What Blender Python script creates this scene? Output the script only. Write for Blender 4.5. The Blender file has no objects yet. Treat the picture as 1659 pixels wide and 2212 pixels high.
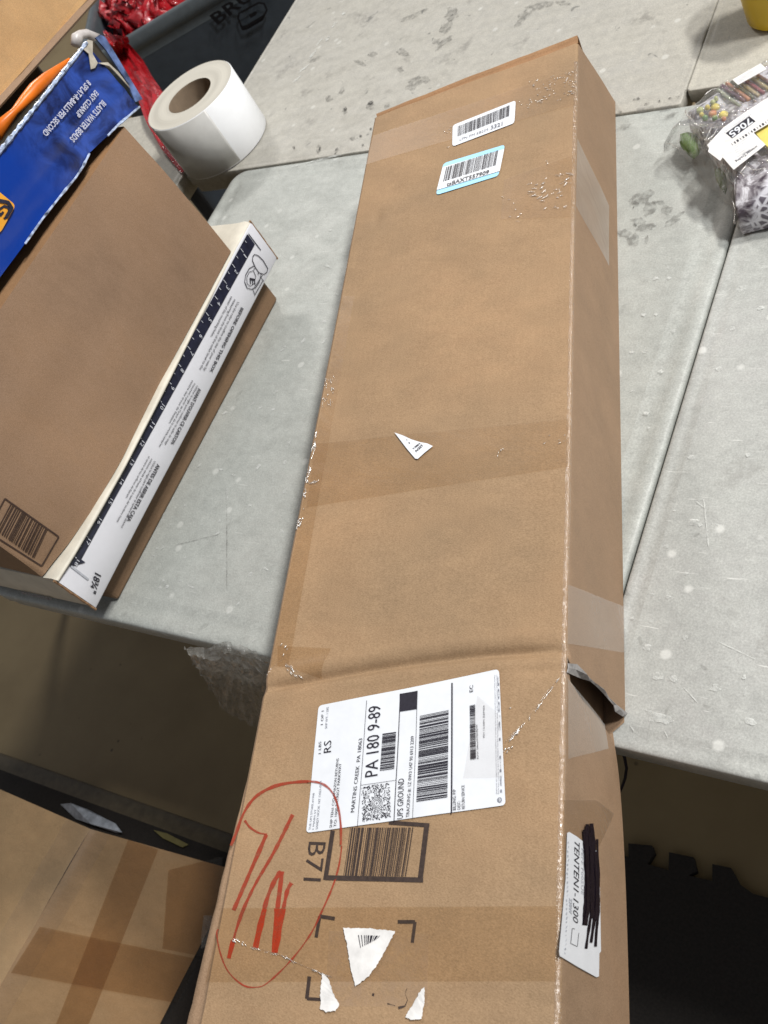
import bpy, bmesh, math, random
from mathutils import Vector, Matrix, noise
from mathutils.bvhtree import BVHTree
random.seed(7)
S = bpy.context.scene

# ------------------------------------------------------------------ camera
F = 2113.73; CX, CY = 829.5, 1106.0; HC = 0.75424
RX = Vector((0.818305, 0.089975, -0.567698))      # world X, Y, Z axes seen from the camera (right, down, forward)
RY = Vector((0.362242, -0.847571, 0.387820))
RZ = Vector((-0.446270, -0.522999, -0.726164))
cam_d = bpy.data.cameras.new('camera'); cam = bpy.data.objects.new('camera', cam_d)
S.collection.objects.link(cam); S.camera = cam
m = Matrix(((RX.x, -RX.y, -RX.z), (RY.x, -RY.y, -RY.z), (RZ.x, -RZ.y, -RZ.z)))
cam.matrix_world = Matrix.Translation((0, 0, HC)) @ m.to_4x4()
cam_d.sensor_fit = 'VERTICAL'; cam_d.sensor_height = 24; cam_d.lens = F / 2212 * 24
cam_d.clip_start = 0.02; cam_d.clip_end = 60
cam_d.dof.use_dof = True; cam_d.dof.focus_distance = 0.85; cam_d.dof.aperture_fstop = 11

# ------------------------------------------------------------------ light
W = bpy.data.worlds.new('World'); S.world = W; W.use_nodes = True
bg = W.node_tree.nodes['Background']; bg.inputs[0].default_value = (0.92, 0.94, 1.0, 1); bg.inputs[1].default_value = 0.225
def area(name, loc, target, sx, sy, power, col):
    l = bpy.data.lights.new(name, 'AREA'); l.shape = 'RECTANGLE'; l.size = sx; l.size_y = sy
    l.energy = power; l.color = col
    o = bpy.data.objects.new(name, l); S.collection.objects.link(o); o.location = loc
    o.rotation_euler = (Vector(target) - Vector(loc)).to_track_quat('-Z', 'Y').to_euler()
    return o
area('ceiling_lamp', (1.30, 2.05, 3.1), (-0.5, 0.6, 0), 0.5, 0.22, 116, (1.0, 0.97, 0.92))
area('ceiling_lamp', (1.95, 0.95, 3.35), (-0.5, 0.6, 0), 0.5, 0.22, 108, (1.0, 0.99, 0.97))
area('ceiling_lamp', (-3.2, 3.6, 3.3), (-0.8, 0.6, 0), 0.7, 0.3, 62, (1.0, 0.97, 0.92))
S.view_settings.view_transform = 'Standard'; S.view_settings.look = 'None'
S.view_settings.exposure = 0.0; S.view_settings.gamma = 1
S.view_settings.use_curve_mapping = False

# ------------------------------------------------------------------ helpers
C = S.collection
def ray(q):
    dx, dy = (q[0] - CX) / F, (q[1] - CY) / F
    return Vector((RX.x*dx + RX.y*dy + RX.z, RY.x*dx + RY.y*dy + RY.z, RZ.x*dx + RZ.y*dy + RZ.z))
O = Vector((0, 0, HC))
def at(q, z=0.0):                       # where the sight line through q meets the level z
    d = ray(q); return O + d * ((z - HC) / d.z)
def on(q, p0, n):                       # ... meets a plane
    d = ray(q); return O + d * ((Vector(p0) - O).dot(n) / d.dot(n))
def win(ox, oy, sc):
    return lambda x, y: ((ox + x / sc) / 1.47559, (oy + y / sc) / 1.47559)
wL = win(850, 2000, 1.9518); wN = win(600, 2450, 1.9518); wC = win(1650, 2000, 2.079)
wM = win(1650, 2550, 2.079); wE = win(1050, 50, 1.659); wF = win(200, 650, 2.212); wG = win(150, 1200, 2.765)
wS = win(1750, 2550, 3.403); wT = win(1200, 1250, 3.318); wB = win(2100, 150, 3.687); wU = win(0, 0, 3.456)
w1 = win(0, 0, 1.7463); w3 = win(0, 400, 3.318); w6 = win(0, 1250, 1.7463); w7 = win(0, 1900, 1.8433); w8 = win(0, 2500, 1.8433)
wR = win(1350, 2100, 3.318); w2 = win(500, 0, 1.7463); wP = win(600, 2100, 1.9003); wQ = win(850, 1200, 2.212); wV = win(1700, 700, 1.7016)
w4 = win(1900, 0, 2.765)

def nz(x, y, z=0.0, s=1.0): return noise.noise(Vector((x*s, y*s, z*s)))

def obj(name, verts, faces, mat, parent=None, smooth=False, bevel=0, kind=None, label=None, cat=None, group=None, solid=0, seg=2):
    me = bpy.data.meshes.new(name)
    me.from_pydata([tuple(v) for v in verts], [], faces); me.update(); me.validate()
    o = bpy.data.objects.new(name, me); C.objects.link(o)
    if mat: me.materials.append(mat)
    if smooth:
        for p in me.polygons: p.use_smooth = True
    if solid:
        md = o.modifiers.new('s', 'SOLIDIFY'); md.thickness = solid; md.offset = -1
    if bevel:
        md = o.modifiers.new('b', 'BEVEL'); md.width = bevel; md.segments = seg; md.limit_method = 'ANGLE'; md.angle_limit = math.radians(40)
    if parent:
        o.parent = parent; o.matrix_parent_inverse = Matrix.Translation(-Vector(parent.location))
    if label: o['label'] = label
    if cat: o['category'] = cat
    if group: o['group'] = group
    if kind: o['kind'] = kind
    return o
def thing(name, loc, label, cat, group=None):
    o = bpy.data.objects.new(name, None); C.objects.link(o); o.location = loc; o.empty_display_size = 0.05
    o['label'] = label; o['category'] = cat
    if group: o['group'] = group
    return o

class MB:
    def __init__(s): s.v = []; s.f = []
    def add(s, vs, fs):
        n = len(s.v); s.v += [Vector(v) for v in vs]; s.f += [tuple(i + n for i in f) for f in fs]
    def poly(s, vs): s.add(vs, [tuple(range(len(vs)))])
    def grid(s, rows, closed=False):
        nr, nc = len(rows), len(rows[0]); n = len(s.v)
        for r in rows: s.v += [Vector(p) for p in r]
        for i in range(nr - 1):
            for j in range(nc - 1 + (1 if closed else 0)):
                k = (j + 1) % nc
                s.f.append((n + i*nc + j, n + i*nc + k, n + (i+1)*nc + k, n + (i+1)*nc + j))
    def hexa(s, a):                     # a: 4 bottom, 4 top
        s.add(a, [(3,2,1,0), (4,5,6,7), (0,1,5,4), (1,2,6,5), (2,3,7,6), (3,0,4,7)])
    def box(s, x0, x1, y0, y1, z0, z1):
        s.hexa([(x0,y0,z0),(x1,y0,z0),(x1,y1,z0),(x0,y1,z0),(x0,y0,z1),(x1,y0,z1),(x1,y1,z1),(x0,y1,z1)])
    def tube(s, pts, r, n=8):
        rows = []
        for i, p in enumerate(pts):
            p = Vector(p); d = (Vector(pts[min(i+1, len(pts)-1)]) - Vector(pts[max(i-1, 0)])).normalized()
            a = d.orthogonal().normalized() if i == 0 else (a - d * a.dot(d)).normalized()
            b = d.cross(a); rr = r[i] if isinstance(r, (list, tuple)) else r
            rows.append([p + (a*math.cos(t*2*math.pi/n) + b*math.sin(t*2*math.pi/n))*rr for t in range(n)])
        s.grid(rows, True); n0 = len(s.v) - n*len(pts)
        s.f.append(tuple(n0 + i for i in reversed(range(n)))); s.f.append(tuple(n0 + n*(len(pts)-1) + i for i in range(n)))
    def make(s, name, mat, parent=None, **k): return obj(name, s.v, s.f, mat, parent, **k)

# ------------------------------------------------------------------ materials
class NT:
    def __init__(s, name):
        s.m = bpy.data.materials.new(name); s.m.use_nodes = True; s.t = s.m.node_tree; s.N = s.t.nodes; s.L = s.t.links
        s.b = s.N['Principled BSDF']; s.out = s.N['Material Output']
        s.co = s.N.new('ShaderNodeTexCoord').outputs['Object']
    def link(s, a, b): s.L.new(a, b)
    def mapped(s, scale=(1,1,1), rot=(0,0,0), loc=(0,0,0)):
        n = s.N.new('ShaderNodeMapping'); n.inputs['Scale'].default_value = scale; n.inputs['Rotation'].default_value = rot
        n.inputs['Location'].default_value = loc; s.link(s.co, n.inputs[0]); return n.outputs[0]
    def noise(s, scale, detail=3, rough=0.5, vec=None, dist=0):
        n = s.N.new('ShaderNodeTexNoise'); n.inputs['Scale'].default_value = scale; n.inputs['Detail'].default_value = detail
        n.inputs['Roughness'].default_value = rough; n.inputs['Distortion'].default_value = dist
        s.link(vec or s.co, n.inputs['Vector']); return n.outputs['Fac']
    def voro(s, scale, feature='F1', vec=None, out='Distance', rnd=1):
        n = s.N.new('ShaderNodeTexVoronoi'); n.feature = feature; n.inputs['Scale'].default_value = scale; n.inputs['Randomness'].default_value = rnd
        s.link(vec or s.co, n.inputs['Vector']); return n.outputs[out]
    def ramp(s, fac, stops):
        n = s.N.new('ShaderNodeValToRGB'); e = n.color_ramp.elements
        while len(e) < len(stops): e.new(0.5)
        for i, (p, c) in enumerate(stops):
            e[i].position = p; e[i].color = (c, c, c, 1) if isinstance(c, (int, float)) else (*c, 1)
        s.link(fac, n.inputs[0]); return n.outputs[0]
    def mix(s, fac, a, b, mode='MIX'):
        n = s.N.new('ShaderNodeMix'); n.data_type = 'RGBA'; n.blend_type = mode
        for inp, v in ((n.inputs[0], fac), (n.inputs[6], a), (n.inputs[7], b)):
            if isinstance(v, (int, float)): inp.default_value = v
            elif isinstance(v, tuple): inp.default_value = (*v, 1)
            else: s.link(v, inp)
        return n.outputs[2]
    def math(s, op, a, b=0.0):
        n = s.N.new('ShaderNodeMath'); n.operation = op
        for inp, v in ((n.inputs[0], a), (n.inputs[1], b)):
            if isinstance(v, (int, float)): inp.default_value = v
            else: s.link(v, inp)
        return n.outputs[0]
    def bump(s, h, strength=0.2, dist=0.001):
        n = s.N.new('ShaderNodeBump'); n.inputs['Strength'].default_value = strength; n.inputs['Distance'].default_value = dist
        s.link(h, n.inputs['Height']); s.link(n.outputs[0], s.b.inputs['Normal']); return n
    def col(s, c):
        if isinstance(c, tuple): s.b.inputs['Base Color'].default_value = (*c, 1)
        else: s.link(c, s.b.inputs['Base Color'])
    def rough(s, r):
        if isinstance(r, (int, float)): s.b.inputs['Roughness'].default_value = r
        else: s.link(r, s.b.inputs['Roughness'])

def mul(c, k): return tuple(x * k for x in c)
def plain(name, c, rough=0.5, var=0.12, scale=60, metal=0, spec=0.5, bump=0.05, sss=0):
    t = NT(name); f = t.noise(scale, 4, 0.6)
    t.col(t.mix(t.ramp(f, [(0.3, 0.0), (0.7, 1.0)]), mul(c, 1 - var), mul(c, 1 + var))); t.rough(rough)
    t.b.inputs['Metallic'].default_value = metal; t.b.inputs['Specular IOR Level'].default_value = spec
    if bump: t.bump(f, bump, 0.001)
    return t.m
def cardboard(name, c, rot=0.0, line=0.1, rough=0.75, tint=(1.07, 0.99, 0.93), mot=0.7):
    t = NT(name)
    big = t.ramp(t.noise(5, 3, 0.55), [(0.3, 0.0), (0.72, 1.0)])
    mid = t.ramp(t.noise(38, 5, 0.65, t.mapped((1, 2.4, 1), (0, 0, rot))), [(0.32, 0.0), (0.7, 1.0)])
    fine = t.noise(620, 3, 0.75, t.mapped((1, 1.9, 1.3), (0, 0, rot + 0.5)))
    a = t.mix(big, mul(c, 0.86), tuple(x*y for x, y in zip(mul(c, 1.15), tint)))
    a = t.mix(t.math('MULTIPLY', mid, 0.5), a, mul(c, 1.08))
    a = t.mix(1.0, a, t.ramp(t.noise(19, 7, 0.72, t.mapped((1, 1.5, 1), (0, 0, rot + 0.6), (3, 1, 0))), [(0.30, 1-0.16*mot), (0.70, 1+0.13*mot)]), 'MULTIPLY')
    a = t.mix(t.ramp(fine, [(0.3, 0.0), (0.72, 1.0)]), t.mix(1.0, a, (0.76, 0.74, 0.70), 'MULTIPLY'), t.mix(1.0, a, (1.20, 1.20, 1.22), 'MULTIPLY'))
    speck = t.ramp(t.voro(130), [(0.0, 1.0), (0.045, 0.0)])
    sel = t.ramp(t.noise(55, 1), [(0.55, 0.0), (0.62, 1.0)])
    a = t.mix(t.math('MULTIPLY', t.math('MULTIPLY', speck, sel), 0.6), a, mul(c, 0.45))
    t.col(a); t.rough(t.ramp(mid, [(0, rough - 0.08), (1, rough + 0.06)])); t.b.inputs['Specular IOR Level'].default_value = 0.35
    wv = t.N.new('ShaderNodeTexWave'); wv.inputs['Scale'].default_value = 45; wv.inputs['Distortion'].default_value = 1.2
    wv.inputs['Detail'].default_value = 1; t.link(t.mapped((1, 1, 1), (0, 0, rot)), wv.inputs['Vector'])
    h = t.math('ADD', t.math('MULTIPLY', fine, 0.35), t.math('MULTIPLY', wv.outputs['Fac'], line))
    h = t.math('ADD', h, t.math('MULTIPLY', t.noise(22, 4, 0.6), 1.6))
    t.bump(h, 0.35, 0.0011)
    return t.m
KR = (0.312, 0.212, 0.124)
M = {}
M['kraft'] = cardboard('kraft_board', KR, -0.2868, 0.11)
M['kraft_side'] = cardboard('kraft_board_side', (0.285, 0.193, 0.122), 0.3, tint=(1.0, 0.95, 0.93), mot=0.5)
M['kraft_brown'] = cardboard('brown_board', (0.26, 0.17, 0.11), 0.1, 0.04, 0.62, (1.04, 1.0, 0.92), mot=0.22)
M['kraft_dark'] = cardboard('dark_kraft', (0.30, 0.175, 0.09), 0.2)
M['kraft_far'] = cardboard('far_kraft', (0.50, 0.32, 0.155), 0.5, 0.05, 0.45)
M['kraft_edge'] = plain('cut_board_edge', (0.25, 0.145, 0.075), 0.9, 0.35, 220)
M['grey_liner'] = plain('torn_grey_liner', (0.26, 0.25, 0.245), 0.9, 0.35, 180)
M['inside'] = plain('inner_board', (0.16, 0.095, 0.05), 0.9)
def table_mat(name, c, warm, dark=0.5, pale=0.5, seed=0.0):
    t = NT(name)
    big = t.ramp(t.noise(4.5, 3, 0.55, t.mapped(loc=(seed, 0, 0))), [(0.35, 0.0), (0.66, 1.0)])
    a = t.mix(big, c, warm)
    mid = t.ramp(t.noise(17, 5, 0.62, t.mapped((1.0, 2.2, 1), (0, 0, 0.5), (seed, seed, 0))), [(0.34, 0.0), (0.68, 1.0)])
    a = t.mix(t.math('MULTIPLY', mid, 0.62), a, mul(c, 0.76))
    sm = t.ramp(t.noise(75, 5, 0.7, t.mapped(loc=(seed*2, 0, 0))), [(0.38, 0.0), (0.66, 1.0)])
    a = t.mix(t.math('MULTIPLY', sm, 0.5), a, mul(c, 1.25))
    fine = t.ramp(t.noise(520, 2, 0.8), [(0.3, 0.82), (0.7, 1.16)])
    a = t.mix(1.0, a, fine, 'MULTIPLY')
    # dark grimy patches
    d1 = t.ramp(t.noise(13, 6, 0.62, t.mapped((1, 1, 1), (0, 0, 0), (seed*3 + 5, 1, 0))), [(0.58, 0.0), (0.66, 1.0)])
    d2 = t.ramp(t.noise(85, 5, 0.7), [(0.40, 0.0), (0.56, 1.0)])
    a = t.mix(t.math('MULTIPLY', t.math('MULTIPLY', d1, d2), 0.55*dark), a, (0.17, 0.16, 0.145))
    d3 = t.ramp(t.noise(48, 2, 0.5, t.mapped((1, 1, 1), (0, 0, 0), (seed, 9, 0)), 0.6), [(0.70, 0.0), (0.73, 1.0)])
    a = t.mix(t.math('MULTIPLY', d3, 0.7*dark), a, (0.13, 0.13, 0.12))
    # pale rubbed dots and scuffs
    v = t.voro(30, vec=t.mapped(loc=(seed, 3, 0))); sel = t.voro(30, vec=t.mapped(loc=(seed, 3, 0)), out='Color')
    dot = t.math('MULTIPLY', t.ramp(v, [(0.10, 1.0), (0.17, 0.0)]), t.ramp(sel, [(0.55, 0.0), (0.6, 1.0)]))
    a = t.mix(t.math('MULTIPLY', dot, 0.45*pale), a, (0.78, 0.79, 0.76))
    sc = t.ramp(t.noise(22, 3, 0.5, t.mapped((1, 16, 1), (0, 0, 0.9), (seed, 0, 0)), 0.3), [(0.685, 0.0), (0.72, 1.0)])
    a = t.mix(t.math('MULTIPLY', sc, 0.5*pale), a, (0.74, 0.75, 0.72))
    sd = t.ramp(t.noise(16, 3, 0.5, t.mapped((18, 1, 1), (0, 0, 0.35), (seed, 4, 0)), 0.3), [(0.71, 0.0), (0.75, 1.0)])
    a = t.mix(t.math('MULTIPLY', sd, 0.35), a, (0.25, 0.25, 0.24))
    t.col(a); t.rough(t.ramp(mid, [(0, 0.42), (1, 0.6)]))
    h = t.math('ADD', t.noise(150, 3, 0.6), t.math('MULTIPLY', t.noise(34, 3, 0.6), 1.5))
    t.bump(h, 0.25, 0.0012)
    return t.m
M['tb_near'] = table_mat('grey_table_plastic', (0.378, 0.396, 0.374), (0.415, 0.424, 0.40), 0.25, 0.7, 0.0)
M['tb_right'] = table_mat('pale_table_plastic', (0.38, 0.392, 0.372), (0.40, 0.40, 0.388), 0.45, 1.0, 3.3)
M['tb_back'] = table_mat('stained_table_plastic', (0.40, 0.385, 0.34), (0.38, 0.37, 0.34), 1.0, 0.6, 7.1)
M['tb_far'] = table_mat('beige_table_plastic', (0.44, 0.42, 0.365), (0.42, 0.405, 0.355), 0.3, 0.4, 11.7)

t = NT('olive_concrete'); f = t.noise(7, 6, 0.6); a = t.mix(t.ramp(f, [(0.3, 0.0), (0.7, 1.0)]), (0.25, 0.185, 0.095), (0.31, 0.235, 0.125))
sp = t.math('MULTIPLY', t.ramp(t.voro(22), [(0.05, 1.0), (0.11, 0.0)]), t.ramp(t.noise(14, 1), [(0.52, 0.0), (0.6, 1.0)]))
a = t.mix(t.math('MULTIPLY', sp, 0.7), a, (0.05, 0.035, 0.02)); t.col(a); t.rough(0.55); t.bump(f, 0.2, 0.003); M['floor'] = t.m
M['void_shade'] = plain('painted_void_shade', (0.045, 0.035, 0.022), 0.9)  # near-black tone standing in for shade in gaps and hollows
M['foam'] = plain('black_foam', (0.022, 0.018, 0.015), 0.85, 0.3, 260, bump=0.3)
M['mat_edge'] = plain('olive_rubber_edge', (0.10, 0.078, 0.045), 0.45, 0.25, 60)
M['white_paper'] = plain('white_label_paper', (0.70, 0.725, 0.77), 0.42, 0.03, 90)
M['white_torn'] = plain('torn_white_paper', (0.70, 0.69, 0.68), 0.7, 0.14, 90, bump=0.3)
M['white_board'] = plain('white_coated_board', (0.69, 0.70, 0.75), 0.33, 0.035, 30)
M['cream_board'] = plain('cream_board_edge', (0.62, 0.585, 0.50), 0.55, 0.12, 40)
M['roll_paper'] = plain('roll_label_white', (0.84, 0.86, 0.89), 0.45, 0.02, 50)
M['roll_liner'] = plain('roll_liner_grey', (0.56, 0.56, 0.545), 0.4, 0.05, 50)
t = NT('roll_side'); d = t.N.new('ShaderNodeVectorMath'); d.operation = 'LENGTH'; t.link(t.mapped((1, 1, 0)), d.inputs[0])
wv = t.N.new('ShaderNodeTexNoise'); wv.noise_dimensions = '1D'; wv.inputs['Scale'].default_value = 900; t.link(d.outputs['Value'], wv.inputs['W'])
t.col(t.mix(wv.outputs['Fac'], (0.44, 0.42, 0.365), (0.66, 0.635, 0.565))); t.rough(0.8); M['roll_side'] = t.m
M['core'] = plain('brown_core', (0.21, 0.155, 0.105), 0.8)
M['ink'] = plain('black_ink', (0.022, 0.020, 0.030), 0.4, 0.25, 400, bump=0)
M['ink_grey'] = plain('grey_ink', (0.21, 0.22, 0.26), 0.5, 0.2, 300, bump=0)
M['ink_faint'] = plain('faint_ink', (0.45, 0.47, 0.52), 0.5, 0.12, 300, bump=0)
M['ink_brown'] = plain('print_on_kraft', (0.042, 0.027, 0.022), 0.5, 0.35, 300, bump=0)
M['marker_black'] = plain('black_marker', (0.012, 0.008, 0.014), 0.22, 0.3, 200, bump=0.1)
M['marker'] = plain('red_marker', (0.34, 0.062, 0.036), 0.45, 0.25, 150, bump=0)
M['marker_deep'] = plain('red_marker_fresh', (0.40, 0.040, 0.010), 0.4, 0.2, 150, bump=0)
M['sky_blue'] = plain('light_blue_print', (0.34, 0.66, 0.86), 0.45, 0.04, 50, bump=0)
M['navy'] = plain('navy_ruler_ink', (0.016, 0.018, 0.038), 0.28, 0.3, 120, bump=0)
t = NT('blue_glossy_print')
n1 = t.ramp(t.noise(34, 4, 0.6, None, 0.6), [(0.38, 0.0), (0.66, 1.0)])
gr = t.N.new('ShaderNodeSeparateXYZ'); t.link(t.co, gr.inputs[0])
nearfar = t.ramp(gr.outputs['Y'], [(0.0, 0.0), (1.0, 1.0)])
mp = t.N.new('ShaderNodeMapRange'); mp.inputs['From Min'].default_value = 0.545; mp.inputs['From Max'].default_value = 0.60; t.link(gr.outputs['Y'], mp.inputs[0])
spl = t.mix(n1, (0.006, 0.014, 0.075), (0.028, 0.075, 0.36))
t.col(t.mix(mp.outputs[0], (0.001, 0.034, 0.27), spl)); t.rough(0.22); t.bump(t.noise(28, 3), 0.3, 0.002); M['blue'] = t.m
M['blue_worn'] = plain('worn_blue_edge', (0.34, 0.41, 0.56), 0.25, 0.95, 130, bump=0.5)
M['gold'] = plain('yellow_orange_print', (0.72, 0.33, 0.03), 0.4, 0.1)
M['text_white'] = plain('pale_lettering', (0.52, 0.54, 0.66), 0.4, 0.15, 120, bump=0)
M['orange'] = plain('orange_plastic', (0.75, 0.17, 0.012), 0.35, 0.2, 30)
M['bin'] = plain('slate_plastic', (0.040, 0.050, 0.062), 0.42, 0.12, 40, spec=0.6)
M['bin_in'] = plain('slate_plastic_inside', (0.075, 0.085, 0.11), 0.5, 0.12, 20)
M['bin_ink'] = plain('raised_black', (0.004, 0.004, 0.006), 0.4)
M['yellow'] = plain('yellow_plastic', (0.62, 0.42, 0.012), 0.35, 0.08, 30, sss=0.1)
t = NT('red_plastic_film'); f = t.noise(60, 4, 0.6, None, 0.8)
t.col(t.mix(f, (0.26, 0.005, 0.008), (0.55, 0.02, 0.03))); t.rough(0.18); t.b.inputs['Coat Weight'].default_value = 0.4
t.b.inputs['Transmission Weight'].default_value = 0.0; t.bump(t.noise(90, 4, 0.6, None, 0.5), 0.8, 0.004); M['red_film'] = t.m
def tape_mat(name, tint, alpha, rough, bump, scale, dist=0.003, dcol=(0.62, 0.52, 0.42), sparse=False, trl=False, base=0.045, lift=0.9):
    t = NT(name); N = t.N; t.N.remove(t.b)
    tr = N.new('ShaderNodeBsdfTransparent'); tr.inputs[0].default_value = (*tint, 1)
    gl = N.new('ShaderNodeBsdfGlossy'); gl.inputs['Roughness'].default_value = rough; gl.inputs['Color'].default_value = (1, 1, 1, 1)
    df = N.new('ShaderNodeBsdfDiffuse'); df.inputs[0].default_value = (*dcol, 1)
    bp = N.new('ShaderNodeBump'); bp.inputs['Strength'].default_value = bump; bp.inputs['Distance'].default_value = dist
    h = t.noise(scale, 4, 0.6, t.mapped((1, 1.8, 1), (0, 0, 0.4)), 0.8)
    if sparse: h = t.ramp(h, [(0.52, 0.0), (0.72, 1.0)])
    t.link(h, bp.inputs['Height']); t.link(bp.outputs[0], gl.inputs['Normal'])
    lw = N.new('ShaderNodeLayerWeight'); lw.inputs['Blend'].default_value = 0.5; t.link(bp.outputs[0], lw.inputs['Normal'])
    fr_ = t.math('ADD', base, t.math('MULTIPLY', t.math('POWER', lw.outputs['Facing'], 5.0), lift))
    m1 = N.new('ShaderNodeMixShader'); m1.inputs[0].default_value = alpha; t.link(tr.outputs[0], m1.inputs[1])
    if trl:
        tl = N.new('ShaderNodeBsdfTranslucent'); tl.inputs[0].default_value = (*dcol, 1); mm = N.new('ShaderNodeMixShader')
        t.link(df.outputs[0], mm.inputs[1]); t.link(tl.outputs[0], mm.inputs[2]); t.link(mm.outputs[0], m1.inputs[2])
    else: t.link(df.outputs[0], m1.inputs[2])
    m2 = N.new('ShaderNodeMixShader'); t.link(fr_, m2.inputs[0]); t.link(m1.outputs[0], m2.inputs[1]); t.link(gl.outputs[0], m2.inputs[2])
    t.link(m2.outputs[0], t.out.inputs['Surface']); return t.m
M['tape'] = tape_mat('brown_clear_tape', (0.93, 0.895, 0.835), 0.0, 0.42, 0.3, 14, base=0.022)
M['tape_pale'] = tape_mat('pale_clear_tape', (0.965, 0.96, 0.955), 0.025, 0.34, 0.15, 14, base=0.025)
M['tape_wrinkle'] = tape_mat('crinkled_clear_tape', (0.995, 0.99, 0.98), 0.0, 0.09, 1.0, 85, 0.012, sparse=True, base=0.07, lift=0.25)
M['tape_edge'] = tape_mat('edge_clear_tape', (0.985, 0.96, 0.93), 0.03, 0.22, 0.7, 160, 0.003, base=0.10)
M['tape_brown'] = tape_mat('brown_tape', (0.86, 0.78, 0.67), 0.0, 0.3, 0.08, 10)
M['film'] = tape_mat('crinkled_clear_film', (0.88, 0.88, 0.88), 0.26, 0.12, 1.0, 45, 0.010, (0.75, 0.74, 0.70), trl=True)
M['film_thin'] = tape_mat('thin_clear_film', (0.97, 0.97, 0.97), 0.06, 0.07, 1.0, 48, 0.016, (0.65, 0.65, 0.65), base=0.09)

# ------------------------------------------------------------------ lettering
_tc = {}
def glyphs(body, bold=False):
    k = (body, bold)
    if k not in _tc:
        cu = bpy.data.curves.new('t', 'FONT'); cu.body = body; cu.size = 1; cu.resolution_u = 2
        if bold: cu.offset = 0.022
        o = bpy.data.objects.new('t', cu); C.objects.link(o); bpy.context.view_layer.update()
        me = bpy.data.meshes.new_from_object(o.evaluated_get(bpy.context.evaluated_depsgraph_get()))
        vs = [v.co.copy() for v in me.vertices]; fs = [tuple(p.vertices) for p in me.polygons]
        bpy.data.objects.remove(o); bpy.data.curves.remove(cu); bpy.data.meshes.remove(me)
        _tc[k] = (vs, fs)
    return _tc[k]
CAP = 0.70
def text(mb, body, A, B, Ct, put, bold=False, mirror=False):
    """A baseline start, B baseline end, Ct top of the first capital (picture points); put maps them to the surface"""
    vs, fs = glyphs(body, bold)
    if not vs: return
    x0 = min(v.x for v in vs); x1 = max(v.x for v in vs)
    o = put(A); u = put(B) - o; w = put(Ct) - o
    if hasattr(put, 'drop'):
        mb.add([put.drop(o + u*((v.x-x0)/(x1-x0)) + w*(v.y/CAP)) for v in vs], fs)
    else: mb.add([o + u*((v.x-x0)/(x1-x0)) + w*(v.y/CAP) for v in vs], fs)
def line(mb, A, B, wd, put):            # a printed stroke, wd in picture points
    d = Vector((B[0]-A[0], B[1]-A[1])); n = Vector((-d.y, d.x)).normalized()*wd/2; k = max(1, int(d.length/25))
    rows = []
    for i in range(k+1):
        c = Vector(A) + d*(i/k); rows.append([put(c+n), put(c-n)])
    mb.grid(rows)
def stroke(mb, pts, wd, put, rag=0.0, seed=0):
    rows = []; P = []
    for i in range(len(pts)-1):
        a, b = Vector(pts[i]), Vector(pts[i+1]); k = max(1, int((b-a).length/5))
        for j in range(k): P.append(a.lerp(b, j/k))
    P.append(Vector(pts[-1]))
    for i, p in enumerate(P):
        d = (P[min(i+1, len(P)-1)] - P[max(i-1, 0)]); n = Vector((-d.y, d.x)).normalized()
        w = (wd(i/(len(P)-1)) if callable(wd) else wd) * (1 + rag*nz(i*0.37, seed*3.1, 0.5)*1.6)
        rows.append([put(p+n*w/2), put(p-n*w/2)])
    mb.grid(rows)
def bars(mb, P0, P1, D0, D1, put, n=40, seed=1, fill=0.55, maxw=4):
    """bars spread from P0 to P1; each bar runs along D0 at the first end and D1 at the last"""
    r = random.Random(seed); seq = []; tot = 0
    for i in range(n):
        w = r.choice([1, 1, 1, 2, 2, 3, maxw]); g = r.choice([1, 1, 2, 2, 3]) * (1-fill)/fill*1.1; seq.append((tot, w)); tot += w + g
    tot = seq[-1][0] + seq[-1][1]
    for s0, w in seq:
        a, b = s0/tot, (s0+w)/tot; rows = []
        for f in (a, b):
            p = Vector(P0).lerp(Vector(P1), f); d = Vector(D0).lerp(Vector(D1), f)
            rows.append([put(p + d*k/3) for k in range(4)])
        mb.grid(rows)
def patch(mb, c, put, n=10, m=8):       # 4 corners in the picture: a bilinear sheet
    a, b, cc, d = [Vector(x) for x in c]
    mb.grid([[put(a.lerp(b, j/m).lerp(d.lerp(cc, j/m), i/n)) for j in range(m+1)] for i in range(n+1)])
def rpoly(pts, r=6, k=4):               # round the corners of a picture polygon
    out = []; n = len(pts)
    for i in range(n):
        p0, p, p1 = Vector(pts[i-1]), Vector(pts[i]), Vector(pts[(i+1) % n])
        a = p + (p0-p).normalized()*r; b = p + (p1-p).normalized()*r
        for j in range(k+1):
            s = j/k; out.append(a*(1-s)**2 + p*2*s*(1-s) + b*s*s)
    return out

# ================================================================== setting
ZF = -0.74
mb = MB(); mb.add([(-9, -7, ZF), (7, -7, ZF), (7, 9, ZF), (-9, 9, ZF)], [(0, 1, 2, 3)])
mb.make('floor', M['floor'], kind='structure')

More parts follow.
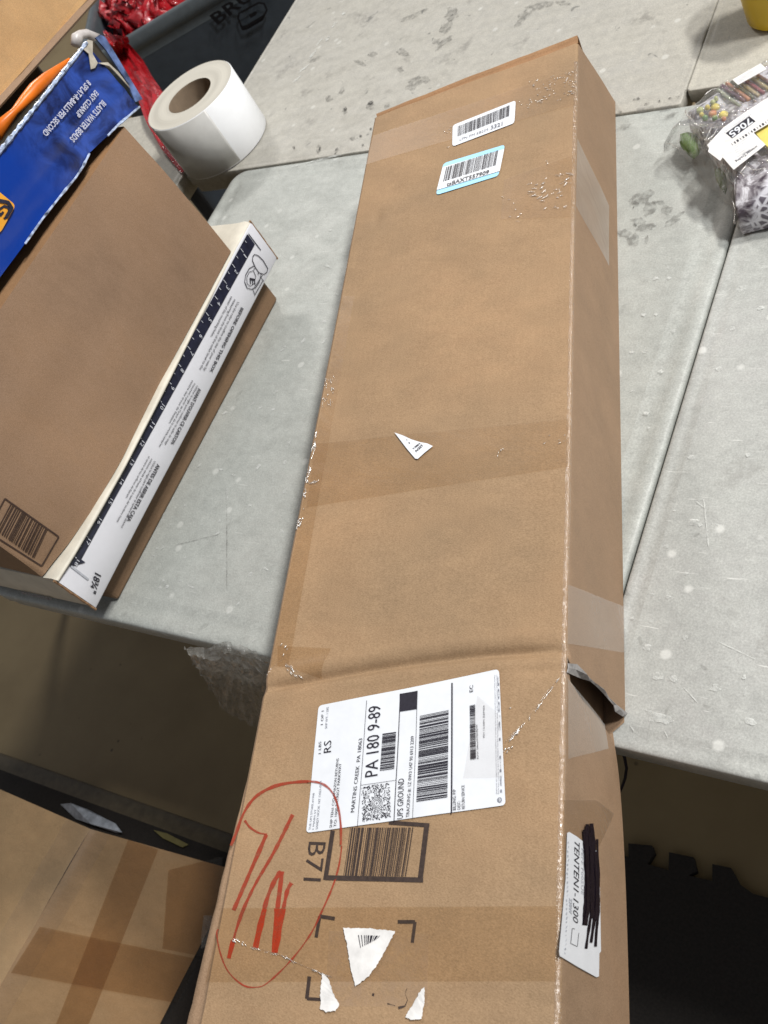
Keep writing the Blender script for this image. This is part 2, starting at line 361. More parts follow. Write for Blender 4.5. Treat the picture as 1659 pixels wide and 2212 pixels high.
def table(x0, x1, y0, y1, mat, label, rc=0.007, z=0.0, k=0.4):
    o = thing('folding_table', ((x0+x1)/2, (y0+y1)/2, ZF), label, 'table', 'folding tables pushed together')
    def loop(i, zz):
        pts = []; r = max(rc - i, 0.004); X0, X1, Y0, Y1 = x0+i, x1-i, y0+i, y1-i
        for cx, cy, a0 in ((X1-r, Y0+r, -90), (X1-r, Y1-r, 0), (X0+r, Y1-r, 90), (X0+r, Y0+r, 180)):
            for k in range(7):
                a = math.radians(a0 + 15*k); pts.append(Vector((cx + r*math.cos(a), cy + r*math.sin(a), z + zz)))
        return pts
    prof = [(0.045, 0.0), (0.034, -0.0018), (0.026, -0.0026), (0.018, -0.0010), (0.012, 0.0), (0.005, -0.0006), (0.0015, -0.0022), (0.0, -0.005),
            (0.0005, -0.018), (0.004, -0.021), (0.004, -0.036), (0.008, -0.040), (0.03, -0.040)]
    prof = [(i*k, zz*k) for i, zz in prof[:8]] + prof[8:]
    mb = MB(); mb.grid([loop(i, zz) for i, zz in prof], True)
    n = 28; mb.f.append(tuple(range(n))); mb.f.append(tuple(reversed(range(n*(len(prof)-1), n*len(prof)))))
    top = mb.make('tabletop', mat, o, smooth=True)
    md = top.modifiers.new('e', 'EDGE_SPLIT'); md.split_angle = math.radians(60)
    for lx in (x0+0.13, x1-0.13):
        for ly in (y0+0.28, y1-0.10):
            l = MB(); l.tube([(lx, ly, z-0.04), (lx, ly, ZF)], 0.0125, 12); l.make('leg', M['bin_in'], o, smooth=True)
    return o
T_near = table(-1.145, -0.3122, 0.221, 0.995, M['tb_near'], 'pale grey plastic folding table the ruler-printed box and middle of the long carton lie on', rc=0.026, k=0.8)
T_right = table(-0.3090, 0.53, 0.213, 1.018, M['tb_right'], 'pale plastic folding table right of the dark seam, under the bag of party toys', k=0.45)
T_back = table(-1.262, -0.4190, 0.9975, 1.84, M['tb_back'], 'stained grey folding table behind, with the white paper roll on its corner', rc=0.005, k=0.25)
table(-0.4175, 0.43, 1.0205, 1.87, M['tb_far'], 'beige folding table at the back that the yellow cup stands on', rc=0.005, k=0.25)
table(-2.10, -1.272, 0.225, 1.20, M['tb_far'], 'folding table at the left, hidden under the brown carton and blue box')

def stains(parent, spots, mat, zz, seed):
    mb = MB(); r = random.Random(seed)
    for (x, y, rx, ry, an) in spots:
        c = Vector((x, y)); P = []; k = 18; ca, sa = math.cos(math.radians(an)), math.sin(math.radians(an)); ph = r.random()*50
        for i in range(k):
            a = 2*math.pi*i/k; q = 1 + 0.75*nz(math.cos(a)*1.3 + ph, math.sin(a)*1.3, seed); u, v = rx*q*math.cos(a), ry*q*math.sin(a)
            P.append(at((x + u*ca - v*sa, y + u*sa + v*ca), zz))
        mb.poly(P)
    return mb.make('stains', mat, parent, kind='stuff')
def stain_mat(name, c, op):
    t = NT(name); t.col(c); t.rough(0.7); f = t.ramp(t.noise(130, 5, 0.7), [(0.36, 0.0), (0.62, 1.0)]); t.link(t.math('MULTIPLY', f, op), t.b.inputs['Alpha']); return t.m
GR, GD = stain_mat('grey_grime', (0.15, 0.145, 0.135), 0.42), stain_mat('black_grime', (0.045, 0.043, 0.04), 1.0)
PL = stain_mat('pale_scuff', (0.72, 0.74, 0.72), 0.6)
FB = lambda x, y: w2(x, y)
sp = [(*w2(x, y), a, b, c) for x, y, a, b, c in ((1435, 462, 22, 11, -20), (1490, 440, 12, 7, 0), (1188, 585, 12, 9, -60), (1045, 612, 6, 9, 10), (1030, 505, 8, 5, -50), (960, 548, 8, 6, -20), (1365, 292, 14, 7, 10), (1355, 385, 6, 6, 0), (1280, 590, 7, 3, -30),
      (1640, 80, 16, 14, 0), (1610, 150, 18, 10, -50), (1200, 300, 10, 5, 0), (1090, 770, 6, 4, 0), (900, 830, 6, 8, 0), (1130, 350, 12, 5, 30), (880, 330, 14, 4, -30), (1560, 230, 10, 6, 0), (1420, 90, 30, 5, -25))]
stains(T_back, sp + [(1130, 38, 26, 10, -50), (1170, 12, 30, 7, -10), (1215, 6, 14, 5, 0), (1105, 150, 10, 4, -30), (960, 90, 24, 6, -40)], GR, 0.0009, 3)
stains(T_back, [(*w2(x, y), a, b, c) for x, y, a, b, c in ((998, 838, 3, 8, 25), (762, 820, 3, 4, 0), (1133, 757, 3, 3, 0), (1146, 806, 2.2, 2.2, 0), (1190, 715, 2.6, 3, 0), (1050, 606, 3, 5, 20), (1190, 572, 6, 3, -30), (905, 826, 2, 4, 20))], GD, 0.0013, 5)
stains(T_back, [(*w2(x, y), a, b, c) for x, y, a, b, c in ((948, 215, 8, 3, -45), (1040, 75, 5, 2, -30), (905, 232, 12, 2, -45), (990, 135, 9, 2, -50), (870, 300, 14, 2, -50), (820, 380, 14, 1.6, -40), (780, 440, 10, 2, -40), (940, 880, 60, 2, -14))], PL, 0.0011, 6)
stains(T_right, [(*w4(x, y), a, b, c) for x, y, a, b, c in ((400, 1740, 22, 12, -20), (470, 1840, 18, 14, -50), (620, 1850, 12, 10, -30), (690, 1930, 22, 8, -30), (440, 2000, 22, 8, -10), (330, 2110, 16, 12, 0), (445, 2110, 5, 8, 0), (340, 1780, 12, 9, 0), (560, 1780, 14, 5, 0), (250, 2060, 14, 10, 0), (380, 1950, 16, 8, 0), (240, 1120, 18, 5, -20), (430, 960, 22, 6, -12), (620, 950, 18, 6, -12), (660, 1010, 16, 4, -20))], GR, 0.0009, 8)
stains(T_right, [(*w4(x, y), a, b, c) for x, y, a, b, c in ((330, 1825, 1.6, 2.2, 0), (345, 1978, 4, 2.6, 20), (450, 910, 6, 1.6, -15), (558, 888, 2, 2.2, 0), (712, 850, 4, 1.2, -10), (655, 862, 5, 1.0, -12), (825, 830, 4, 1, -10), (800, 792, 6, 2, -5), (350, 872, 8, 2, -12), (210, 985, 5, 2, 0))], GD, 0.0013, 9)
r = random.Random(12); pv = []
for x, y, a in ((730, 260, 4), (665, 318, 5), (735, 318, 5), (598, 515, 5), (668, 513, 5), (755, 605, 7), (530, 718, 5), (602, 716, 6), (690, 822, 6), (1130, 378, 9), (1235, 478, 7), (1075, 590, 7), (1005, 808, 7), (540, 930, 5), (612, 1050, 6), (625, 1128, 3), (985, 1655, 7), (870, 1640, 10), (905, 1655, 6), (830, 1918, 5), (645, 2033, 5), (730, 2045, 6), (765, 1578, 3), (1165, 1275, 6), (720, 1770, 6), (540, 2160, 5), (640, 2175, 6), (860, 1290, 8)):
    pv.append((*wV(x, y), a, a*0.6, -15))
pv += [(*wV(932, 1590), 2, 26, -6), (*wV(945, 1720), 1.6, 26, -5), (*wV(905, 1545), 12, 1.4, 38), (*wC(860, 130), 9, 7, 0), (*wC(925, 325), 10, 8, 0), (*wC(1035, 335), 9, 8, 0), (*wC(1110, 65), 6, 5, 0), (*wC(1510, 430), 4, 8, 0), (*wC(1500, 330), 4, 5, 0), (*wC(1150, 450), 24, 1.2, 48), (*wC(980, 700), 8, 1.2, 60), (*wC(760, 670), 8, 1.2, 55), (*wC(1540, 620), 14, 8, 20), (*wC(950, 600), 30, 12, 20), (*wC(1310, 400), 10, 8, 0), (*wC(1450, 150), 40, 1.2, 25)]
stains(T_right, pv, PL, 0.0011, 10)
r = random.Random(14); pn = []
for k in range(95):
    x, y = r.uniform(300, 760), r.uniform(430, 1400)
    if x < 640 - (y-500)*0.52 + 20 or x > 745 - (y-640)*0.2 - 15: continue
    pn.append((x, y, r.uniform(2, 9), r.uniform(1.0, 3.2), r.choice((-40, -50, -30, 20))))
stains(T_near, pn + [(*w6(x, y), a, b, c) for x, y, a, b, c in ((1210, 785, 6, 2, -35), (875, 868, 3, 2, 0), (1450, 85, 5, 2, -40), (1265, 560, 2, 12, 0))], PL, 0.0011, 11)
stains(T_near, [(*w6(1262, 900), 1.4, 90, 0), (*w6(1100, 820), 45, 1.4, -14), (*w6(1272, 735), 2, 1.6, 0)], GR, 0.0013, 12)
# foam mats on the floor
def matpts(px, z): return [at(p, z) for p in px]
tz = ZF + 0.014
edge = [wM(600, 350), wM(735, 378), wM(733, 287), wM(890, 302), wM(905, 350), wM(858, 425), wM(1000, 463), wM(1003, 345), wM(1165, 380), wM(1187, 470),
        wM(1130, 500), wM(1290, 535), wM(1290, 424), wM(1415, 450), wM(1475, 560), wM(1560, 620), wM(1700, 660), wM(2600, 900)]
e = matpts(edge, tz); far = [Vector((1.2, -0.9, tz)), Vector((-0.9, -0.9, tz)), Vector((-0.72, 0.2, tz))]
mb = MB(); pl = e + far; n = len(pl)
mb.v = pl + [Vector((p.x, p.y, ZF + 0.0005)) for p in pl]; mb.f = [tuple(range(n))] + [(i, (i+1) % n, (i+1) % n + n, i+n) for i in range(n)]
mb.make('foam_mat', M['foam'], label='black interlocking foam mat with puzzle teeth on the floor under the long carton', cat='mat')
# rubber mat at lower left
a, b = at((0, 1626), ZF), at((482, 1795), ZF); d = (b-a).normalized(); nrm = Vector((d.y, -d.x, 0))
a2, b2 = a - d*1.0, b + d*0.55
prof = [(0, 0.001), (0.006, 0.009), (0.028, 0.014), (0.034, 0.015), (0.9, 0.015)]
mo = thing('floor_mat', tuple(at((240, 1760), ZF)), 'dark rubber floor mat with an olive rim beside the taped carton at lower left', 'mat')
mb = MB(); mb.grid([[p + nrm*u + Vector((0, 0, z)) for p in (a2, a2.lerp(b2, .33), a2.lerp(b2, .66), b2)] for u, z in prof[:4]]); mb.make('bevel_rim', M['mat_edge'], mo, smooth=True)
mb = MB(); mb.grid([[p + nrm*u + Vector((0, 0, z)) for p in (a2, b2)] for u, z in prof[3:]]); mb.make('rubber_surface', M['foam'], mo)
pw = [w8(358, 118), w8(440, 122), w8(520, 150), w8(690, 235), w8(738, 292), w8(690, 288), w8(560, 245), w8(450, 205)]
mb = MB(); z = ZF + 0.0215
up = [at(p, z) + Vector((0, 0, 0.012*math.sin(i*1.3)**2)) for i, p in enumerate(pw)]; mb.poly(up); 
mb.make('paper_scrap', plain('grey_white_scrap', (0.42, 0.46, 0.52), 0.5, 0.5, 40), label='crumpled grey-white label scrap lying on the dark floor mat', cat='paper', solid=0.002)
mb = MB(); mb.poly([at(p, z) for p in (w8(905, 270), w8(985, 290), w8(1110, 355), w8(1075, 372), w8(960, 318))])
mb.make('paper_sliver', plain('yellow_green_scrap', (0.22, 0.19, 0.07), 0.6), label='small yellow-green paper sliver on the dark mat by the long carton', cat='paper', solid=0.002)

# ================================================================== long carton
BX = Vector((0.959157, -0.0, 0)); BX = Vector((0.959157, 0.282874, 0)); BY = Vector((-0.282874, 0.959157, 0))
UL, UR, HB = -0.4590, -0.2024, 0.14
VC, VF, VN = 0.298, 1.044, -0.06
def uv(p): return p.x*BX.x + p.y*BX.y, p.x*BY.x + p.y*BY.y
def disp(u, v):
    c = VC + 0.012*math.sin((u-UL)*9) - 0.004
    s = (v - c)/0.0038
    d = -0.0042*math.exp(-s*s) + 0.0008*math.exp(-((v-c+0.010)/0.005)**2) + 0.0020*math.exp(-((v-c-0.012)/0.006)**2)
    d += -0.0016*math.exp(-((v-(c-0.022)-0.03*(u-UL))/0.004)**2) * max(0, min(1, (u-UL-0.215)/0.02))
    d += 0.0022*nz(u*5, v*4, 0.3) + 0.0007*nz(u*22, v*22, 1.3)
    d += -0.0022*math.exp(-((u-(UL+0.030))/0.004)**2 - ((v-0.852)/0.012)**2)
    d += -0.0012*math.exp(-((v-0.062-0.2*(u-UL)*0.3)/0.006)**2)
    e = min(1, max(0, (UR-u)/0.03)) * min(1, max(0, (u-UL)/0.02))
    return d*(0.35 + 0.65*e)
def L(u, v, z): return BX*u + BY*v + Vector((0, 0, z))
class Put: pass
def mkput(eps):
    def put(q):
        p = at(q, HB); u, v = uv(p); p.z = HB + disp(u, v) + eps; return p
    def drop(p):
        u, v = uv(p); return Vector((p.x, p.y, HB + disp(u, v) + eps))
    put.drop = drop
    return put
P1, P2, P3, P4, P5 = mkput(0.0006), mkput(0.0010), mkput(0.0016), mkput(0.0004), mkput(0.0020)
def uside(z, v): return UR + 0.0045*(1 - z/HB) - (0.010*(1 - z/HB)*math.exp(-(VC-v)/0.07) if v < VC-1e-6 else 0) + 0.0016*nz(z*9, v*5, 4.2)*math.sin(math.pi*min(1, max(0, z/HB)))
SN = (BX + Vector((0, 0, 0.0045/HB))).normalized()
def mkside(eps):
    def put(q):
        p = on(q, L(UR, 0, HB), SN); u, v = uv(p); z = p.z; return L(uside(z, v)+eps, v, z)
    return put
Q1, Q2, Q3, Q4 = mkside(0.0006), mkside(0.0010), mkside(0.0014), mkside(0.0019)

far_edge = [wC(325, 242), wC(392, 285), wC(450, 335), wC(530, 395), wC(640, 525), wC(705, 572)]
near_edge = [wC(325, 318), wC(390, 400), wC(450, 480), wC(550, 562), wC(615, 622), wC(652, 672)]
def prof_edge(px):
    out = []
    for q in px:
        p = on(q, L(UR, 0, HB), SN); u, v = uv(p); out.append((p.z, v))
    return sorted(out)
FE, NE = prof_edge(far_edge), prof_edge(near_edge)
def interp(T, z):
    if z <= T[0][0]: return T[0][1]
    for (z0, v0), (z1, v1) in zip(T, T[1:]):
        if z <= z1: return v0 + (v1-v0)*(z-z0)/(z1-z0)
    return T[-1][1]
carton = thing('long_carton', tuple(L(-0.33, 0.5, 0)), 'long flat kraft cardboard carton across the table edge, with shipping label and red circle', 'cardboard box')
def vtop(u, v): return v
def farshift(v, z):                      # the far end leans outwards towards its foot
    return v + 0.078*(1 - z/HB)*max(0, (v-0.80)/(VF-0.80))**2
mb = MB()
nt = 52; rc = 0.0028; sidez = [HB-rc-(HB-rc)*k/16 for k in range(17)]
def column(v, where):
    row = []
    for i in range(nt+1):
        u = UL + rc + (UR-rc-UL-rc)*i/nt; row.append(L(u, v, HB + disp(u, v)))
    for k in range(1, 5):
        a = math.radians(90 - 90*k/5); e = disp(UR, v); row.append(L(UR-rc+rc*math.cos(a), v, HB-rc+rc*math.sin(a)+e))
    for z in sidez:
        vv = v
        if where == 'far':
            if z < HB-0.006: vv += (interp(FE, z) - VC)*math.exp(-abs(v-VC)/0.02)
            vv = farshift(vv, z)
        if where == 'near' and z < HB-0.004: vv += (interp(NE, z) - VC)*math.exp(-abs(v-VC)/0.02)
        row.append(L(uside(z, min(v, VC-1e-5) if where == 'near' else v), vv, z))
    return row
vn = [VN + (VC-0.05-VN)*i/60 for i in range(60)] + [VC-0.05+0.05*i/46 for i in range(47)]
vf = [VC + 0.04*i/36 for i in range(36)] + [VC+0.04 + (VF-VC-0.04)*i/120 for i in range(121)]
rows_n = [column(v, 'near') for v in vn]; rows_f = [column(v, 'far') for v in vf]
mb.grid(rows_n); mb.grid(rows_f)
body = mb.make('body', M['kraft'], carton, smooth=True)
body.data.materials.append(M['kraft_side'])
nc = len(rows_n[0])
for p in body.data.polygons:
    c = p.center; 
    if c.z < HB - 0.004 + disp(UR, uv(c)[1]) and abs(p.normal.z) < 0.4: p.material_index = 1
# left wall, floor, ends
mb = MB()
def lwall(z, v): return UL + 0.001 - 0.002*math.sin(math.pi*z/HB)
mb.grid([[L(UL+rc, v, HB+disp(UL+rc, v)), L(UL+0.0008, v, HB-0.001+disp(UL+rc, v)), L(UL, v, HB-rc+disp(UL+rc, v)), L(lwall(.07, v), farshift(v, .07), .07), L(UL, farshift(v, 0.0012), 0.0012)] for v in vn[::4] + vf[::4] + [VF]])
mb.grid([[L(UL, farshift(v, .0012), 0.0012), L(uside(0, v)-0.0005, farshift(v, .0012), 0.0012)] for v in vn[:-3] + vf[4:]])
mb.make('wall_panel', M['kraft_side'], carton)
mb = MB(); mb.grid([[L(u, farshift(VF, z), z+(disp(u, VF) if z > .13 else 0)) for u in (UL, -0.4, -0.33, -0.26, UR)] for z in (0.0012, 0.05, 0.10, HB-0.001)])
mb.make('end_panel', M['kraft_dark'], carton); mb = MB()
mb.grid([[L(u, VN, z+(disp(u, VN) if z > .13 else 0)) for u in (UL, -0.4, -0.33, -0.26, UR)] for z in (0.0012, 0.05, 0.10, HB)])
mb.make('end_panel', M['kraft_dark'], carton)
# folded end flap: a dark lip and a second edge behind the top's far edge
mb = MB(); rows = []
for i in range(31):
    u = UL + 0.001 + (UR-UL-0.002)*i/30; z0 = HB + disp(u, VF); w = 0.006 + 0.008*min(1, i/22) + 0.0015*nz(i*.3, 1.7)
    rows.append([L(u, VF-0.0005, z0-0.0005), L(u, VF+0.003, z0-0.0048), L(u, VF+w, z0-0.0040+0.0012*nz(i*.2, 5)), L(u, VF+w+0.0025, z0-0.0012), L(u, VF+w+0.005, z0-0.006), L(u, VF+w+0.004, z0-0.03)])
mb.grid(rows); mb.make('end_flap', M['kraft_dark'], carton, smooth=True)
# loose side flap that shows past the near left edge
mb = MB(); rows = []
for i in range(41):
    v = 0.225 - (0.225-VN)*i/40; s = i/40; w = 0.0015 + 0.0135*min(1, s*1.5)**0.8
    z0 = HB + disp(UL+rc, v); g = 0.0011*nz(i*.4, 3)
    rows.append([L(UL+0.002, v, z0-0.0015), L(UL-w*0.28, v, z0-0.0046), L(UL-w*0.45, v, z0-0.0036), L(UL-w*0.9, v, z0-0.0048+g), L(UL-w, v, z0-0.0065+g), L(UL-w*0.96, v, z0-0.012), L(UL, v, 0.04)])
mb.grid(rows); mb.make('side_flap', M['kraft_side'], carton, smooth=True)
# torn liner along the split in the side
def tornput(q, out):
    p = on(q, L(UR, 0, HB), SN); u, v = uv(p); return L(uside(p.z, v)+out, v, p.z)
up = [wC(328, 238), wC(375, 245), wC(430, 292), wC(455, 335), wC(505, 372), wC(545, 405), wC(590, 460), wC(640, 515), wC(668, 528), wC(712, 570)]
lo = [wC(322, 300), wC(370, 318), wC(432, 338), wC(470, 358), wC(510, 392), wC(550, 432), wC(590, 476), wC(628, 516), wC(640, 560), wC(690, 592)]
mb = MB(); mb.grid([[tornput(a, 0.0012 + 0.001*(i % 2)), tornput(Vector(a).lerp(Vector(b), 0.5) + Vector((0, 2.2*nz(i*1.7, 3))), 0.0018 + 0.0008*(i % 3)), tornput(b, 0.001)] for i, (a, b) in enumerate(zip(up, lo))])
mb.make('torn_liner', M['grey_liner'], carton, solid=0.0008)
mb = MB(); mb.grid([[tornput(Vector(a), -0.0006), tornput(Vector(a), -0.004) + BY*0.001] for a in near_edge]); mb.make('torn_edge', M['kraft_edge'], carton)
mb = MB()
mb.grid([[L(-0.215, v, z) for v in (0.26, 0.36)] for z in (0.002, 0.135)]); mb.make('inner_panel', M['inside'], carton)

# ---- tape
def tape(corners, put, mat, name='tape', n=14, m=14):
    mb = MB(); patch(mb, corners, put, n, m); return mb.make(name, M[mat], carton, smooth=True)
T = [
 ([wE(232, 640), wE(1300, 285), wE(1302, 470), wE(195, 790)], 'tape'),
 ([(1090, 392), (1243, 335), (1242, 470), (1083, 478)], 'tape'),
 ([(681, 958), (1230, 905), (1228, 1008), (662, 1096)], 'tape'),
 ([(742, 640), (765, 640), (624, 1440), (585, 1440)], 'tape'),
 ([(480, 1962), (1207, 1958), (1203, 2120), (445, 2122)], 'tape'),
 ([(600, 1395), (715, 1400), (690, 1462), (600, 1440)], 'tape'),
]
for c, mt in T: tape(c, P1, mt)
def glints(patches, name='wrinkle_glints'):
    mb = MB(); r = random.Random(77)
    for poly, n, ang, lmin, lmax, put, th in patches:
        a, b, c, d = [Vector(x) for x in poly]
        for k in range(int(n*1.45)):
            u, v = r.random(), r.random(); q = a.lerp(b, u).lerp(d.lerp(c, u), v)
            if nz(q.x*0.05, q.y*0.05, 3) < -0.15: continue
            an = math.radians(ang + r.uniform(-28, 28)); l = r.uniform(lmin, lmax); dq = Vector((math.cos(an), math.sin(an)))*l/2
            P = [put(q - dq), put(q - dq*0.3 + Vector((r.uniform(-.6, .6), r.uniform(-.6, .6)))), put(q + dq*0.4), put(q + dq)]
            t_ = th*r.uniform(0.3, 0.9); mb.tube(P, [t_*0.4, t_, t_*0.9, t_*0.3], 6)
    o = mb.make(name, M['glint'], carton, smooth=True, kind='stuff'); return o
M['glint'] = tape_mat('painted_fold_glint', (0.99, 0.97, 0.94), 0.22, 0.27, 0.3, 300, 0.002, (0.95, 0.90, 0.82), base=0.55, lift=0.3)  # pale, strongly reflecting flecks: highlights of crinkled tape built as shapes
glints([
 ([wE(1060, 350), wE(1300, 290), wE(1300, 420), wE(1060, 500)], 75, -15, 1.5, 6, P2, 0.00055),
 ([wE(990, 440), wE(1120, 400), wE(1100, 500), wE(1010, 550)], 12, -15, 2, 4, P2, 0.0006),
 ([wE(595, 610), wE(655, 590), wE(650, 690), wE(595, 715)], 8, -20, 3, 8, P2, 0.0004),
 ([wE(1060, 880), wE(1290, 830), wE(1270, 960), wE(1060, 1000)], 34, -22, 5, 16, P2, 0.00055),
 ([wE(920, 950), wE(1060, 940), wE(1060, 1080), wE(900, 1130)], 9, -15, 3, 9, P2, 0.0005),
 ([wE(1100, 1020), wE(1280, 990), wE(1270, 1020), wE(1100, 1060)], 7, -18, 4, 10, P2, 0.0004),
 ([wE(1150, 770), wE(1220, 765), wE(1220, 800), wE(1150, 820)], 3, -40, 4, 8, P2, 0.0008),
 ([wQ(345, 400), wQ(365, 400), wQ(290, 770), wQ(268, 770)], 34, 105, 5, 14, P2, 0.0006),
 ([wQ(270, 780), wQ(285, 780), wQ(262, 950), wQ(245, 950)], 9, 100, 3, 9, P2, 0.0006),
 ([wQ(300, 750), wQ(400, 710), wQ(395, 740), wQ(300, 780)], 8, -35, 5, 14, P2, 0.0005),
 ([wQ(220, 1010), wQ(270, 1000), wQ(230, 1060), wQ(208, 1085)], 10, -60, 5, 12, P2, 0.0008),
 ([wQ(410, 0), wQ(490, 0), wQ(470, 200), wQ(390, 230)], 26, 80, 3, 8, P2, 0.00035),
 ([wR(910, 500), wR(960, 490), wR(940, 530), wR(900, 530)], 3, -30, 5, 9, P2, 0.0007),
 ([wR(850, 860), wR(950, 850), wR(950, 960), wR(860, 1050)], 9, -40, 3, 8, P2, 0.0007),
 ([wR(900, 880), wR(1090, 670), wR(1090, 690), wR(930, 870)], 12, -50, 8, 18, P2, 0.0004),
 ([wR(1100, 660), wR(1460, 190), wR(1470, 200), wR(1120, 660)], 26, -55, 6, 14, P2, 0.0003),
 ([wL(85, 70), wL(130, 70), wL(130, 180), wL(110, 190)], 4, -50, 5, 9, P2, 0.0006),
 ([wL(120, 230), wL(200, 250), wL(210, 310), wL(150, 300)], 12, 55, 4, 14, P2, 0.0004),
 ([wN(285, 1060), wN(400, 1060), wN(395, 1110), wN(285, 1080)], 12, 60, 3, 7, P2, 0.0006),
 ([wN(400, 1110), wN(640, 1180), wN(640, 1190), wN(400, 1120)], 12, 22, 6, 16, P2, 0.0003),
 ([wN(640, 1190), wN(890, 1295), wN(890, 1305), wN(640, 1200)], 14, 24, 6, 16, P2, 0.0003),
 ([wT(1280, 560), wT(1420, 560), wT(1340, 700), wT(1270, 700)], 5, -60, 3, 6, P2, 0.0006),
 ([wT(160, 735), wT(215, 735), wT(215, 760), wT(160, 760)], 2, -20, 5, 7, P2, 0.0008),
 ([wV(60, 1170), wV(200, 1140), wV(200, 1200), wV(60, 1250)], 5, -20, 3, 8, P2, 0.0004),
])
S_ = [([(1246, 299), (1314, 445), (1314, 575), (1243, 445)], 'tape_pale'), ([wC(330, 340), wC(625, 640), wC(640, 800), wC(332, 870)], 'tape_pale'),
      ([wV(185, 1980), wV(492, 2100), wV(495, 2350), wV(182, 2300)], 'tape_pale'), ([wM(300, 0), wM(520, 0), wM(655, 90), wM(300, 740)], 'tape')]
for c, mt in S_: tape(c, Q1, mt)
# raised tape seam glints: thin rolled ridges of tape along creases
mb = MB()
def ridge(px, put, r=0.0004):
    P = []
    for i in range(len(px)-1):
        for k in range(6): P.append(put(Vector(px[i]).lerp(Vector(px[i+1]), k/6)))
    P.append(put(px[-1]))
    mb.tube([p + Vector((0, 0, 0.0003*nz(i*.8, 2.2))) for i, p in enumerate(P)], [r*(0.35 + 1.3*abs(nz(i*.9, .4))) for i in range(len(P))], 6)
ridge([wR(870, 890), wR(940, 810), wR(1070, 685)], P1, 0.0006); ridge([wR(1110, 640), wR(1280, 400), wR(1430, 215)], P1, 0.0004)
ridge([wN(400, 1108), wN(560, 1155), wN(700, 1220), wN(900, 1300)], P1, 0.00035)
ridge([wL(110, 190), wL(30, 260), wL(0, 310)], P1, 0.0004); ridge([wL(120, 230), wL(165, 290)], P1, 0.0005)
ridge([wR(1480, 0), wR(1500, 60), wR(1490, 170)], P1, 0.0006)
mb.make('tape_ridge', M['tape_edge'], carton, smooth=True)
# tape wrapped over the long right edge
mb = MB(); rows = []
for i in range(200):
    v = VN + 0.02 + (0.99-VN)*i/199; e = disp(UR, v); r = rc + 0.00035 + 0.0004*abs(nz(i*.7, 2.2)) + 0.00035*nz(i*1.9, 7)
    rows.append([L(UR-rc+r*math.cos(math.radians(a)), v, HB-rc+r*math.sin(math.radians(a))+e) for a in (100, 80, 62, 45, 28, 8)])
mb.grid(rows); mb.make('edge_tape', M['tape_edge'], carton, smooth=True)

# ---- small barcode stickers
st = obj('barcode_sticker', *(lambda p: (p, [tuple(range(len(p)))]))([P2(q) for q in rpoly([wE(655, 585), wE(987, 450), wE(980, 572), wE(652, 697)], 7)]), M['white_paper'], carton, label='white barcode sticker near the far end')
ik = MB(); bars(ik, wE(683, 592), wE(955, 478), (Vector(wE(680, 645)) - Vector(wE(683, 592))), (Vector(wE(952, 535)) - Vector(wE(955, 478))), P3, 44, 3, 0.6)
ik.make('barcode', M['ink'], st)
ik = MB(); text(ik, '3321', wE(855, 608), wE(918, 585), wE(856, 588), P3, True); text(ik, 'LPN PM EB259', wE(692, 668), wE(843, 612), wE(693, 655), P3); ik.make('lettering', M['ink_grey'], st)
cn = [wE(605, 785), wE(932, 688), wE(898, 855), wE(566, 955)]
st = obj('blue_bordered_sticker', *(lambda p: (p, [tuple(range(len(p)))]))([P2(q) for q in rpoly(cn, 8)]), M['sky_blue'], carton, label='white barcode sticker with light blue borders')
pp = MB(); pp.poly([P3(q) for q in (wE(602, 808), wE(929, 714), wE(906, 832), wE(572, 930))]); pp.make('white_field', M['white_paper'], st)
ik = MB(); bars(ik, wE(622, 810), wE(898, 722), (Vector(wE(606, 886)) - Vector(wE(622, 810))), (Vector(wE(884, 802)) - Vector(wE(898, 722))), P5, 34, 5, 0.62, 4)
text(ik, 'tsBAXT557909', wE(623, 912), wE(849, 846), wE(627, 892), P5, True); ik.make('barcode_print', M['ink'], st)
# torn triangle
st = obj('torn_sticker', *(lambda p: (p, [tuple(range(len(p)))]))([P3(q) for q in (wT(198, 437), wT(290, 470), wT(375, 510), wT(470, 540), wT(545, 553), wT(605, 582), wT(520, 650), wT(445, 718), wT(418, 714), wT(330, 610))]), M['white_paper'], carton, label='small torn white triangle of paper')
ik = MB(); text(ik, 'TEDA', wT(512, 575), wT(430, 650), wT(490, 565), P5, True); text(ik, 'NBK1', wT(478, 560), wT(408, 615), wT(460, 552), P5, True); line(ik, wT(352, 545), wT(364, 556), 2, P5); line(ik, wT(328, 520), wT(336, 516), 1.5, P5); ik.make('lettering', M['ink'], st)

# ---- big shipping label
cn = [wL(322, 486), wL(1450, 264), wL(1490, 1108), wL(246, 1279)]
sh = MB(); n = 16
def edgepts():
    a_ = rpoly(cn, 9); o_ = []
    for i in range(len(a_)):
        p, q = a_[i], a_[(i+1) % len(a_)]; k = max(1, int((q-p).length/12))
        o_ += [p.lerp(q, j/k) for j in range(k)]
    return o_
ctr = P2(((cn[0][0]+cn[2][0])/2, (cn[0][1]+cn[2][1])/2)); ep = []
pc = Vector(((cn[0][0]+cn[1][0]+cn[2][0]+cn[3][0])/4, (cn[0][1]+cn[1][1]+cn[2][1]+cn[3][1])/4)); ring = []
for k in range(25): ring.append([P2(pc.lerp(q, k/24) if k else pc.lerp(q, 0.001)) for q in edgepts()])
sh.grid(ring, True); ship = sh.make('shipping_label', M['white_paper'], carton, smooth=True)
ik = MB()
def ln(x0, y0, x1, y1, w): line(ik, wL(x0, y0), wL(x1, y1), w, P3)
ln(625, 455, 569, 1245, 0.9); ln(833, 412, 797, 1213, 1.6); ln(940, 395, 914, 1196, 0.8); ln(1157, 348, 1156, 1163, 3.0); ln(588, 983, 808, 952, 0.7)
